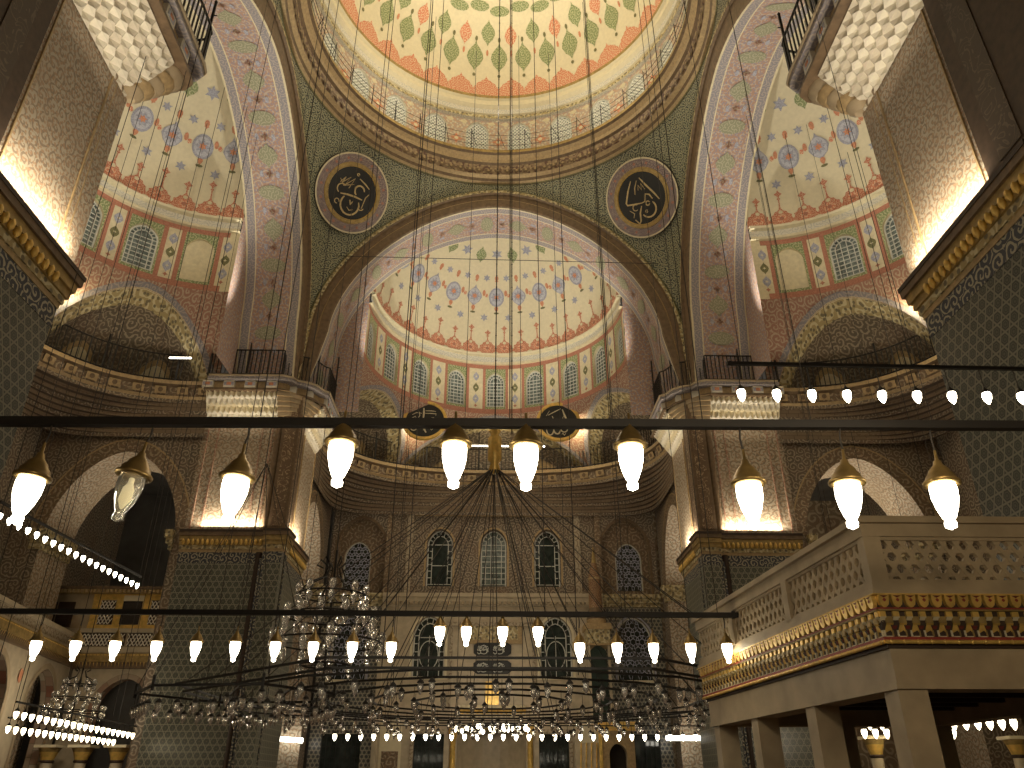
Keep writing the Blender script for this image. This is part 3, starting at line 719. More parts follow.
# ---- mihrab wall
fe = flat('mihrab', 20.3); mb = MB()
for x in (-3.03, 0, 3.03):
    P = [(a+x, b) for a, b in arch(.74, 13.75, .85, 10, 11.35)]; panel(mb, x-1.515, x+1.515, 10.9, 15.1, P, fe, 'wall_arabesque'); strip(mb, dep(P), dep(P, .35), fe, 'brown_arabesque')
    strip(mb, offs(P, .12, -.03), offs(P, .02, -.03), fe, 'ochre')
for s in (-1, 1):
    P = [(a+s*7.45, b) for a, b in arch(1.35, 13.6, 1.6, 12, 10.9)]; x0, x1 = sorted((s*5.9, s*9.2))
    panel(mb, x0, x1, 10.9, 15.6, P, fe, 'wall_arabesque'); strip(mb, dep(P), dep(P, .5), fe, 'brown_arabesque'); strip(mb, offs(P, .14, -.02), dep(P, -.02), fe, 'brown_moulding')
    f2 = flat('mihrab', 20.8); Q = [(a+s*7.7, b) for a, b in arch(.76, 13.1, .9, 10, 11.25)]
    panel(mb, s*7.45-1.4, s*7.45+1.4, 10.9, 15.3, Q, f2, 'brown_arabesque'); strip(mb, dep(Q), dep(Q, .2), f2, 'ochre')
    mb.grid([[fe(x, z) for x in (s*4.545, s*5.9)] for z in (10.9, 15.6)], 'wall_arabesque', smooth=False)
    mb.box(s*4.75-.16, s*4.75+.16, 42.86, 43.0, 10.9, 17.1, 'carved_marble'); mb.box(s*5.9-.16, s*5.9+.16, 42.8, 43.0, 10.9, 16.2, 'brown_arabesque')
mb.grid([[fe(x, z) for x in (-4.545, 4.545)] for z in (15.1, 18)], 'wall_arabesque', smooth=False)
for s in (-1, 1): mb.grid([[fe(x, z) for x in (s*4.545, s*9.3)] for z in (15.6, 18)], 'wall_arabesque', smooth=False)
mb.box(-4.5, 4.5, 42.9, 43.0, 15.35, 15.5, 'ochre'); mb.box(-4.5, 4.5, 42.9, 43.0, 16.5, 16.62, 'ochre')
# marble storey
xs = [(-5.9, -4.4), (-4.4, -2.4), (-2.4, 2.4), (2.4, 4.4), (4.4, 5.9)]
for s in (-1, 1):
    P = [(a+s*3.4, b) for a, b in arch(.86, 8.75, 1.0, 12, 6.65)]; x0, x1 = sorted((s*2.3, s*4.5)); panel(mb, x0, x1, 5.4, 10.4, P, fe, 'marble'); strip(mb, dep(P), dep(P, .3), fe, 'stone')
    strip(mb, offs(P, .14, -.04), dep(P, -.04), fe, 'cream')
    mb.box(s*3.4-1.05, s*3.4+1.05, 42.9, 43.0, 6.5, 6.64, 'cream')
    x0, x1 = sorted((s*2.3, s*4.5)); mb.box(x0, s*3.3-.78, 43, 43.2, 0, 5.4, 'marble') if False else None
    P = [(a+s*3.15, b) for a, b in ((-.78, 0), (-.78, 3.9), (.78, 3.9), (.78, 0))]; panel(mb, x0, x1, 0, 5.4, P, fe, 'marble'); strip(mb, dep(P), dep(P, .25), fe, 'stone')
    for q in (-1, 1): mb.box(s*3.15+q*.87-.09, s*3.15+q*.87+.09, 42.9, 43, 0, 4.1, 'carved_marble')
    mb.box(s*3.15-.96, s*3.15+.96, 42.9, 43, 3.92, 4.12, 'carved_marble')
    x0, x1 = sorted((s*4.5, s*5.9)); mb.grid([[fe(x, z) for x in (x0, x1)] for z in (0, 10.4)], 'marble', smooth=False)
    mb.box(s*5.1-.42, s*5.1+.42, 42.93, 43, 1.2, 3.1, 'brown_arabesque'); mb.box(s*5.1-.55, s*5.1+.55, 42.96, 43, 1.1, 4.4, 'cream')
    mb.box(s*5.9-.12, s*5.9+.12, 42.75, 43, 0, 10.4, 'marble')
    x0, x1 = sorted((s*5.95, s*9.2)); P = [(a+s*7.6, b) for a, b in arch(.98, 8.6, 1.15, 12, 6.5)]
    panel(mb, x0, x1, 4.6, 10.4, P, fe, 'lattice_tile'); strip(mb, dep(P), dep(P, .25), fe, 'stone'); strip(mb, offs(P, .1, -.03), dep(P, -.03), fe, 'blue_grey'); mb.box(s*7.6-1.1, s*7.6+1.1, 42.9, 43, 6.36, 6.48, 'cream')
    mb.grid([[fe(x, z) for x in (x0, s*7.6-1.0)] for z in (0, 4.6)], 'lattice_tile', smooth=False); mb.grid([[fe(x, z) for x in (s*7.6+1.0, x1)] for z in (0, 4.6)], 'lattice_tile', smooth=False)
    mb.grid([[fe(x, z) for x in (s*7.6-1, s*7.6+1)] for z in (3.9, 4.6)], 'lattice_tile', smooth=False)
mb.grid([[fe(x, z) for x in (-2.3, 2.3)] for z in (4.9, 10.4)], 'marble', smooth=False)
for z0, z1, e in ((10.25, 10.45, .18), (10.45, 10.7, .32), (10.7, 10.9, .42)):
    mb.box(-6.0, 6.0, 43-e, 43.05, z0, z1, 'marble')
    for s in (-1, 1): x0, x1 = sorted((s*6.0, s*9.2)); mb.box(x0, x1, 43.1-e, 43.05, z0, z1, 'gold_arabesque')
for i in range(48): x = -5.9+11.8*i/47; mb.box(x-.07, x+.07, 42.6, 42.75, 10.3, 10.46, 'stone')
struct('wall_mihrab', mb)
for x in (-3.03, 3.03): window(lambda a, z, d=0, x=x: fe(a+x, z, d+.1), .72, 11.37, 13.75, .83, 'tall', .22)
window(lambda a, z, d=0: fe(a, z, d+.1), .72, 11.37, 13.75, .83, 'semi', .22)
for s in (-1, 1):
    window(lambda a, z, d=0, s=s: flat('mihrab', 20.8)(a+s*7.7, z, d), .75, 11.27, 13.1, .88, 'blue', .16)
    window(lambda a, z, d=0, s=s: fe(a+s*3.4, z, d), .85, 6.67, 8.75, .98, 'oval', .25)
    window(lambda a, z, d=0, s=s: fe(a+s*7.6, z, d), .97, 6.52, 8.6, 1.13, 'blue', .2)
for i, (x, hw) in enumerate(((-7.6, 1.0), (-3.15, .78), (3.15, .78), (7.6, 1.0))):     # dark lower windows with iron grilles
    mb = MB(); mb.box(x-hw, x+hw, 43.25, 43.3, 0, 3.92, 'glass_dark'); WN[0] += 1; r_ = struct('window_%d' % WN[0], mb)
    gb = MB()
    for k in range(9): gb.box(x-hw+2*hw*k/8-.012, x-hw+2*hw*k/8+.012, 43.1, 43.13, 0, 3.9, 'iron')
    for k in range(8): gb.box(x-hw, x+hw, 43.09, 43.12, .5*k+.3, .5*k+.325, 'iron')
    gb.build('window_grille', r_)

# ================================================================== helpers for things
def rail(name, path, z, h, label, posts=None, panel_gap=.2, closed=False, gauge=.021, cat='railing', brace=True):
    """iron railing along a plan path; infill is one panel, the tall standards are parts of their own"""
    r = empty(name, (path[0][0], path[0][1], z)); tag(r, label, cat)
    P = [(x, y, z) for x, y in path]; L = [0]
    for a, b in zip(P, P[1:]): L.append(L[-1]+math.dist(a, b))
    def at(s):
        i = max(k for k in range(len(L)-1) if L[k] <= s+1e-6); u = (s-L[i])/max(1e-6, L[i+1]-L[i]); return [P[i][k]+(P[i+1][k]-P[i][k])*u for k in range(3)]
    for nm, zz in (('top_rail', h), ('bottom_rail', .1)):
        m = MB(); m.tube([(x, y, z_+zz) for x, y, z_ in P], gauge*1.7, 'iron', 5); m.build(nm, r)
    m = MB(); s = .05
    while s < L[-1]: p = at(s); m.bar((p[0], p[1], z), (p[0], p[1], z+h), gauge*1.7, gauge*1.7, 'iron'); s += panel_gap
    m.build('baluster_panel', r)
    for s in (posts or []):
        if s > L[-1]: continue
        p = at(min(s, L[-1]-.01)); m = MB(); m.tube([(p[0], p[1], z), (p[0], p[1], z+h+1.35)], gauge*2, 'iron', 5); m.lathe((p[0], p[1], z+h+1.35), [(0, .2), (.05, .1), (.03, 0)], 'iron', 6)
        if brace: m.tube([(p[0], p[1], z+h+.9), (p[0]*.985, p[1]+.0, z+h+.9), ], gauge, 'iron', 4)
        m.build('post', r)
    return r
side_name = {-1: 'left', 1: 'right'}
# ---- the four piers
for sx in (-1, 1):
    for sy in (-1, 1):
        def T(x, y, z): return (sx*x, CY+sy*y, z)
        near = sy < 0
        root = empty('pier', T(11, 11.3, 0))
        tag(root, ('huge near pier at the %s edge of the photo, grey tiles below gilded ledge' if near else 'massive far pier %s of the prayer niche, tiled below and painted above') % side_name[sx], 'pier', 'great piers under the main dome')
        def pb(mb, x0, x1, y0, y1, z0, z1, m):
            xa, xb = sorted((sx*x0, sx*x1)); ya, yb = sorted((CY+sy*y0, CY+sy*y1)); mb.box(xa, xb, ya, yb, z0, z1, m)
        tile = 'hex_tile' if near else 'hex_tile_small'
        mb = MB(); pb(mb, 8.95, 13.1, 9.3, 13.4, 0, 9.75, tile); pb(mb, 8.78, 9.55, 9.1, 9.95, 0, 9.75, tile) if not near else None; tb_ = mb.build('tiled_body', root)
        mb = MB(); pb(mb, 8.94, 13.11, 9.29, 13.41, 9.75, 10.2, 'tile_border'); pb(mb, 8.77, 9.56, 9.09, 9.96, 9.75, 10.2, 'tile_border') if not near else None
        if not near:
            pb(mb, 8.74, 8.96, 9.62, 9.72, 0, 10.2, 'tile_border')
            for a in (9.62, 9.5): pb(mb, a-.04, a+.04, 9.08, 9.32, 0, 9.9, 'tile_border')
        mb.build('tile_border', tb_)
        # groove shaft beside the corner block
        mb = MB()
        mb.lathe(T(9.78, 9.3, 0), [(.13, 0), (.13, 10.2)], 'dark_brown', 10)
        mb.build('corner_colonnette', root) if not near else None
        # gilded ledge
        mb = MB(); prof = [(.03, 10.2, 10.32), (.07, 10.32, 10.48), (.12, 10.48, 10.66), (.18, 10.66, 10.86), (.24, 10.86, 11.02), (.26, 11.02, 11.12)]
        for e, z0, z1 in prof:
            m = ('ochre', 'gold_arabesque', 'dull_gold', 'dull_gold', 'brown_moulding', 'dark_brown')[prof.index((e, z0, z1))]
            pb(mb, 8.95-e, 13.1+e*.2, 9.3-e, 13.4+.05, z0, z1, m)
            if not near: pb(mb, 8.78-e, 9.55+e*.3, 9.1-e, 9.95+e*.3, z0+.003, z1+.003, m)
        lg_ = mb.build('ledge', root)
        for q in (0, 1):     # rows of gilded buds under the ledge
            mb = MB()
            for k in range(17):
                u = 9.75+.2*k
                if u > 13: break
                x, y = ((u, 9.3-.15), (8.95-.15, u+.1 if near else u+.4))[q]
                mb.lathe(T(x, y, 10.6), [(0, -.14), (.07, -.05), (.075, .06), (.03, .14)], 'gold', 6)
            mb.build('gilded_bud_row', lg_)
        # painted shaft
        mb = MB(); pb(mb, 8.95, 13.08, 9.3, 13.4, 11.12, 16.3, 'shaft_fine' if near else 'shaft_arabesque'); mb.build('painted_shaft', root)
        mb = MB(); cm = 'shaft_fine' if near else 'brown_moulding'; co = .12 if near else 0
        pb(mb, 8.8+co, 9.55, 9.12+co, 9.95, 11.12, 17.4 if not near else 16.4, cm)
        if not near: pb(mb, 8.92, 9.4, 9.08, 9.12, 11.3, 16.6, 'calligraphy_band'); pb(mb, 8.77, 8.8, 9.25, 9.8, 11.3, 16.6, 'calligraphy_band')
        if not near:
            for cxx, cyy in ((9.72, 9.28), (8.93, 10.1)): mb.lathe(T(cxx, cyy, 11.12), [(.15, 0), (.15, 6.0)], 'brown_moulding', 10)
        if near: pb(mb, 8.82, 9.6, 12.35, 14.4, 11.12, 18, 'shaded_pilaster'); pb(mb, 8.80, 8.83, 12.75, 13.35, 11.3, 18, 'shaded_script')  # shade beyond the ledge light is put into these colours
        mb.build('corner_pilaster', root)
        mb = MB()     # raised fillets that frame the painted field
        for y in ((9.75, 9.95, 12.1) if near else (10.4, 10.8, 13.2)): pb(mb, 8.915 if near else 8.9, 8.96, y-.02, y+.02, 11.14, 16.2, 'ochre')
        for x in (10.0, 10.45, 12.4, 12.85): pb(mb, x-.03, x+.03, 9.25, 9.31, 11.14, 16.2, 'rose_border')
        mb.build('fillet', root)
        # stalactite capital on both inner faces
        mb = MB(); U = (sx, 0, 0); V = (0, 0, 1)
        muq(mb, T(9.85, 9.3, 16.2), U, V, (0, -sy, 0), 3.2, 1.25, .75, 13, 4 if not near else 6, ['white_plaster', 'cream'])
        mb.build('stalactite_capital', root); mb = MB()
        if near: muq(mb, T(8.93, 9.35, 16.15), (0, sy, 0), V, (-sx, 0, 0), 3.0, 1.2, .95, 9, 6, ['white_plaster', 'pale_stone'])
        else: muq(mb, T(8.95, 10.15, 16.2), (0, sy, 0), V, (-sx, 0, 0), 3.0, 1.25, .9, 11, 5, ['white_plaster', 'cream'])
        mb.build('stalactite_capital', root)
        mb = MB()
        # curved corner piece between the two capitals
        for k in range(6 if not near else 0):
            z0 = 16.2+k*.2; e = .1+.13*k; pts = [T(9.85, 9.3-e, z0), T(9.3, 9.2-e*.7, z0), T(9.0, 9.3-e*.5, z0), T(8.85-e*.5, 9.55, z0), T(8.95-e, 10.15, z0)]
            up = [(p[0], p[1], p[2]+.2) for p in pts]; mb.grid([pts, up], 'stone', smooth=False)
            e2 = e+.13; nxt = [T(9.85, 9.3-e2, z0+.2), T(9.3, 9.2-e2*.7, z0+.2), T(9.0, 9.3-e2*.5, z0+.2), T(8.85-e2*.5, 9.55, z0+.2), T(8.95-e2, 10.15, z0+.2)]
            mb.grid([up, nxt], 'ochre', smooth=False)
        if near:
            for k in range(5): z0 = 16.2+.24*k; e = .1+.15*k; mb.lathe(T(8.95-e*.75, 9.3-e*.55, z0), [(.14+.05*k, 0), (.28+.05*k, .14), (.30+.05*k, .24)], 'ochre' if k % 2 else 'stone', 12)
        mb.build('corner_corbel', root)
        # entablature with painted blocks, then the balcony slab
        out = [(13.1, 8.42), (9.75, 8.42), (9.35, 8.62), (9.2, 8.95), (8.75, 9.1), (8.4, 9.4), (8.15, 9.95), (7.95, 10.1), (7.95, 12.4 if near else 13.4)]
        if near: out = [(13.1, 8.25), (9.2, 8.25), (8.7, 8.3), (8.0, 8.42), (7.75, 8.6), (7.70, 8.9), (7.70, 12.4)]
        def inner(p, e): return (p[0]+e*.8, p[1]+e*.8)
        mb = MB(); A = [inner(p, .18) for p in out]
        for z0, z1, e, m in ((17.4, 17.5, .05, 'brown_moulding'), (17.5, 17.88, .22, 'ochre'), (17.88, 18.02, -.12, 'grey_border'), (18.02, 18.1, -.18, 'stone')):
            poly = [inner(p, e) for p in out]+[(13.1, 12.4 if near else 13.4)]; mb.prism([T(x, y, 0)[:2] for x, y in poly], z0, z1, m)
        sl_ = mb.build('balcony_slab', root)
        xo = -.22 if near else 0
        for k in range(4):
            x = 9.9+.95*k
            if x < 13: mb = MB(); pb(mb, x, x+.48, 8.44, 8.7, 17.52, 17.86, 'white_plaster'); pb(mb, x+.02, x+.46, 8.43, 8.44, 17.6, 17.78, 'blue_grey'); pb(mb, x+.14, x+.34, 8.42, 8.43, 17.62, 17.76, 'orange'); mb.build('console', sl_)
        for k in range(3):
            y = (9.2 if near else 10.3)+.95*k
            if y+.5 < (12.4 if near else 13.4): mb = MB(); pb(mb, 7.97+xo, 8.3, y, y+.48, 17.52, 17.86, 'white_plaster'); pb(mb, 7.95+xo, 7.97+xo, y+.08, y+.4, 17.6, 17.78, 'blue_pale'); pb(mb, 7.94+xo, 7.96+xo, y+.16, y+.32, 17.64, 17.74, 'orange'); mb.build('console', sl_)
        for c in (((8.75, 8.75), (8.2, 8.85)) if near else ((9.2, 9.0), (8.55, 9.45))): mb = MB(); pb(mb, c[0]-.05, c[0]+.3, c[1], c[1]+.3, 17.52, 17.86, 'white_plaster'); mb.build('console', sl_)
        # iron balcony railing
        path = [T(x, y, 0)[:2] for x, y in [inner(p, .05 if not near else -.06) for p in out]]
        rail('balcony_railing', path, 18.1, 1.35, 'black iron railing on the balcony of the %s %s pier' % ('near' if near else 'far', side_name[sx]), posts=[0.1, 1.8, 3.4, 5.2, 7.5], panel_gap=.19)
# ---- railings of the three galleries and of the dome ring
for arm, lab in (('mihrab', 'long curved iron railing of the gallery above the prayer niche'), ('left', 'curved iron railing of the gallery in the left arm'), ('right', 'curved iron railing of the gallery in the right arm')):
    path = [W(arm, *g(-1.45+2.9*i/60, -.03), 0)[:2] for i in range(61)]
    rail('gallery_railing', path, 18.0, 1.35, lab, posts=[1.5+3.1*k for k in range(9)], panel_gap=.22)
path = [(8.33*math.sin(2*PI*i/72), CY+8.33*math.cos(2*PI*i/72)) for i in range(73)]
r_ = empty('dome_railing', (0, CY+8.33, 31.95)); tag(r_, 'thin wire railing with raking stays round the foot of the main dome', 'railing')
for zz in (.35, .75, 1.1):
    m = MB(); m.tube([(x, y, 31.95+zz) for x, y in path], .014, 'iron', 4); m.build('rail_wire', r_)
for k in range(36):
    a = 2*PI*k/36; s, c = math.sin(a), math.cos(a); m = MB(); m.tube([(8.33*s, CY+8.33*c, 31.92), (8.33*s, CY+8.33*c, 33.4)], .02, 'iron', 4); m.tube([(8.33*s, CY+8.33*c, 33.3), (8.85*math.sin(a+.04), CY+8.85*math.cos(a+.04), 32.7)], .014, 'iron', 4); m.build('post', r_)

# ---- calligraphic roundels
def arcp(cx, cy, r, a0, a1, n=12, ry=None): return [(cx+r*math.cos(math.radians(a0+(a1-a0)*k/n)), cy+(ry or r)*math.sin(math.radians(a0+(a1-a0)*k/n))) for k in range(n+1)]
T_LEFT = [(arcp(.08, -.48, .42, 150, 400), .075), (arcp(.24, .22, .22, 20, 250), .07), ([(-.5, -.25), (-.2, -.15), (.15, -.08), (.5, -.05)], .08), (arcp(-.52, -.05, .2, 60, 250), .05), ([(.03, .68), (.35, .6), (.6, .5)], .06),
          ([(-.7, .15), (-.55, .45), (-.6, .2), (-.35, .55), (-.45, .15), (-.15, .6), (-.25, .1)], .045), ([(-.75, .3), (-.5, .1), (-.1, .35)], .04), ([(.62, -.4), (.6, .1), (.68, .3)], .045), (arcp(.58, -.35, .12, 180, 360), .04), ([(.0, -.3), (.1, -.45), (.15, -.3)], .09), (arcp(-.5, -.6, .1, 0, 300), .04), ([(.0, -.62), (.15, -.7), (.3, -.6)], .04), (arcp(-.1, .8, .05, 0, 330), .04)]
T_RIGHT = [([(-.15, .85), (-.45, .5), (-.72, .1), (-.7, 0), (-.4, -.1), (-.05, -.2)], .07), ([(-.05, -.2), (.1, -.2), (.22, .08), (.38, -.02), (.45, -.25)], .07), (arcp(.18, -.32, .09, 0, 330, 8), .05), (arcp(.12, -.55, .34, 200, 395), .07), ([(-.12, -.3), (-.3, -.55), (-.4, -.85), (-.5, -.95), (-.62, -.7)], .07), ([(.25, .8), (.4, .4), (.6, -.05), (.72, -.4)], .075), ([(.1, .75), (-.1, .5), (-.2, .25)], .045), ([(0, .35), (.08, .55), (.15, .3), (.22, .55), (.3, .25)], .04), (arcp(-.4, -.25, .13, 30, 300, 8), .04), ([(-.7, -.25), (-.55, -.45), (-.65, -.6)], .04), (arcp(.0, -.6, .05, 0, 330, 6), .05)]
T_DISC1 = [([(-.1, .8), (-.08, .5), (-.1, -.1)], .12), ([(.0, .62), (.35, .62), (.6, .58)], .05), ([(.0, .45), (.35, .45), (.62, .42), (.6, .3)], .05), (arcp(.45, .0, .15, 0, 300, 8), .07), ([(-.2, -.35), (.0, -.6), (.12, -.82)], .12), ([(-.8, .1), (-.55, .25), (-.45, .05), (-.3, .3), (-.35, .55)], .045), ([(-.75, .35), (-.5, .5), (-.2, .45)], .04), (arcp(-.6, -.5, .18, 90, 330, 8), .05), ([(.3, -.5), (.4, -.65), (.55, -.5)], .045)]
T_DISC2 = [([(.25, .8), (.35, .45), (.5, 0), (.55, -.3)], .1), ([(.15, .85), (-.2, .65), (-.6, .4)], .06), ([(-.7, .35), (-.5, .7)], .04), (arcp(.1, .0, .2, 120, 400, 10), .05), ([(-.5, -.1), (-.3, .2), (-.35, .35)], .06), (arcp(-.5, -.55, .2, 180, 360, 8, .35), .07), (arcp(-.1, -.5, .2, 180, 360, 8, .32), .09), (arcp(.3, -.45, .2, 180, 360, 8, .25), .07), ([(.15, -.85), (.22, -.78), (.3, -.9), (.38, -.78)], .05), ([(-.75, .2), (-.75, -.35)], .04), ([(.3, .35), (.2, .1), (.4, .2)], .05)]
def roundel(c, u, v, n, R, strokes, label, ringed):
    c, u, v, n = map(Vector, (c, u, v, n)); r = empty('calligraphy_roundel', c); tag(r, label, 'roundel', 'calligraphic roundels')
    def P(x, y, d=0): return c+u*x+v*y+n*d
    def ann(r0, r1, d0, d1, m, mbx): mbx.grid([[P(r0*math.cos(2*PI*k/48), r0*math.sin(2*PI*k/48), d0) for k in range(48)], [P(r1*math.cos(2*PI*k/48), r1*math.sin(2*PI*k/48), d1) for k in range(48)]], m, closed=True, uvs=[[(2*PI*r0*k/48, r0) for k in range(49)], [(2*PI*r1*k/48, r1+.01) for k in range(49)]], smooth=False)
    rb = R if not ringed else R*.70
    m = MB(); m.face([P(rb*.98*math.cos(2*PI*k/48), rb*.98*math.sin(2*PI*k/48), .03) for k in range(48)], 'black_board'); ann(rb*.98, rb*.98, .03, -.05, 'black_board', m); m.build('board', r)
    m = MB(); ann(rb*.93, rb*.95, .03, .09, 'gold', m); ann(rb*.95, rb*1.08, .09, .09, 'dull_gold' if ringed else 'gold', m); ann(rb*1.08, rb*1.1, .09, -.05, 'gold', m); m.build('gilt_frame', r)
    if ringed:
        m = MB(); ann(rb*1.09, R*.96, .045, .045, 'roundel_border', m); ann(R*.96, R, .06, .06, 'pale_panel', m); ann(R, R*1.0, .06, -.5, 'dark_brown', m)
        for k in range(16):
            t = 2*PI*(k+.5)/16; q = R*.86; m.face([P(q*math.cos(t)+x, q*math.sin(t)+z, .055) for x, z in star(0, 0, .10, 4, .5)], 'red_orange')
        m.build('painted_border', r)
    m = MB()
    for pts, wd in strokes:
        wd *= rb*.8; q = [(x*rb*.86, y*rb*.86) for x, y in pts]; A = []; B = []
        for i, (x, y) in enumerate(q):
            a = q[max(0, i-1)]; b = q[min(len(q)-1, i+1)]; tx, ty = b[0]-a[0], b[1]-a[1]; l = math.hypot(tx, ty) or 1; h = wd/2*(.55 if i in (0, len(q)-1) else 1)
            A.append((x-ty/l*h, y+tx/l*h)); B.append((x+ty/l*h, y-tx/l*h))
        m.grid([[P(x, y, .035) for x, y in A], [P(x, y, .06) for x, y in A], [P(x, y, .06) for x, y in B], [P(x, y, .035) for x, y in B]], 'pale_panel' if not ringed else 'gold_paint', smooth=False)
    m.build('lettering', r)
plain('gold_paint', (.55, .42, .20), .5, .1, .2)
for s, st, lb in ((-1, T_LEFT, 'round black panel with gilt lettering on the dark green spandrel left of the centre arch'), (1, T_RIGHT, 'round black panel with gilt lettering on the dark green spandrel right of the centre arch')):
    z = 28.0; rho = math.sqrt(169-(z-21)**2)-.55; al = D2(44.6); c = Vector((s*rho*math.sin(al), CY+rho*math.cos(al), z)); n = (Vector((0, CY, 21))-c).normalized()
    u = Vector((math.cos(al), -s*math.sin(al)*1, 0)).normalized() if s > 0 else Vector((math.cos(al), math.sin(al), 0)); v = -u.cross(n).normalized() if False else n.cross(u).normalized()
    if v.z < 0: v = -v
    roundel(c, u, v, n, 2.0, st, lb, True)
for x, st, lb in ((-4.1, T_DISC1, 'hanging black disc with pale lettering under the semi-dome, the left one'), (3.72, T_DISC2, 'hanging black disc with pale lettering under the semi-dome, the right one')):
    roundel((x*.98, 40.2, 20.12), (1, 0, 0), (0, .12, 1), (0, -1, .12), 1.17, st, lb, False)

# ---- kiosk / tribune at the right
KA, KB, KC = (4.5, 9.1), (4.02, 15.7), (8.5, 9.1)
root = empty('marble_tribune', (6.2, 12, 0)); tag(root, 'pale marble tribune on square posts with pierced parapet and gilded cornice', 'tribune')
dL = Vector((KB[0]-KA[0], KB[1]-KA[1], 0)); LL = dL.length; dL.normalize(); nL = Vector((-dL.y, dL.x, 0))   # outward normal of the left face
faces = (((Vector((*KA, 0)), dL, nL, LL), 'left'), ((Vector((*KA, 0)), Vector((1, 0, 0)), Vector((0, -1, 0)), 4.0), 'front'))
def ko(e):   # tribune outline pushed outward by e
    return [(KA[0]-e, KA[1]-e), (8.5, KA[1]-e), (8.5, 15.7+e), (KB[0]-e, 15.7+e)]
def ringp(m, e1, e0, z0, z1, mat):
    A, B = ko(e1), ko(e0)
    for i in (3, 0):       # the left face, then the front face
        j = (i+1) % 4; q = [(*A[i], z0), (*A[j], z0), (*A[j], z1), (*A[i], z1)]; r = [(*B[i], z0), (*B[j], z0), (*B[j], z1), (*B[i], z1)]
        m.face(q, mat); m.face(r, mat); m.face([q[0], q[1], r[1], r[0]], mat); m.face([q[3], q[2], r[2], r[3]], mat)
m = MB()
for args in ((0, -.16, 3.6, 3.74), (0, -.16, 4.3, 4.46), (.06, -.22, 4.46, 4.54), (.03, -.02, 3.6, 3.66), (-.03, -.12, 3.74, 3.78), (-.03, -.12, 4.26, 4.3)): ringp(m, *args, 'stone')
m.box(4.508, 4.72, 9.108, 9.29, 3.62, 4.5, 'stone')
for (O, U, N, LN), nm in faces:
    def P(u, z, d): p = O+U*u+N*d; return (p.x, p.y, z)
    def slab(u0, u1, z0, z1, d0, d1, mat):
        c = [P(u, z, d) for z in (z0, z1) for u, d in ((u0, d0), (u1, d0), (u1, d1), (u0, d1))]
        for q in ((0,3,2,1),(4,5,6,7),(0,1,5,4),(1,2,6,5),(2,3,7,6),(3,0,4,7)): m.face([c[i] for i in q], mat)
    for k in range(1, int(LN/2.3)+1):
        u = min(LN-.1, k*2.3+.1); slab(u-.09, u+.09, 3.7, 4.3, -.16, 0, 'stone')
par_ = m.build('parapet', root)
m = MB()
for (O, U, N, LN), nm in faces:       # pierced star lattice: three crossing families of bars
    z0, z1 = 3.77, 4.27; sp = .168
    def P3(u, z): p = O+U*u-N*.08; return (p.x, p.y, z)
    for fam in (0, 60, 120):
        t = math.radians(fam); dx, dz = math.cos(t), math.sin(t); nx, nz = -dz, dx
        for k in range(-60, 90):
            o = (k+.5)*sp*.866
            # clip the line (u,z) = n*o + d*s to the rectangle
            smin, smax = -50, 50
            for dd, nn, lo, hi in ((dx, nx, .24, LN-.02), (dz, nz, 0, z1-z0)):
                if abs(dd) < 1e-6:
                    if not lo <= nn*o <= hi: smin, smax = 1, 0
                else:
                    a, b = sorted(((lo-nn*o)/dd, (hi-nn*o)/dd)); smin, smax = max(smin, a), min(smax, b)
            if smax-smin > .03: m.bar(P3(nx*o+dx*smin, z0+nz*o+dz*smin), P3(nx*o+dx*smax, z0+nz*o+dz*smax), .042+fam*.00002, .05+fam*.0001, 'stone', up=N)
m.build('lattice_screen', par_)
m = MB()
ringp(m, -.02, -.4, 3.04, 3.6, 'dark_brown'); ringp(m, .05, -.1, 3.585, 3.6, 'gold'); ringp(m, .03, -.1, 3.425, 3.44, 'red_paint'); ringp(m, 0, -.1, 3.08, 3.115, 'red_paint')
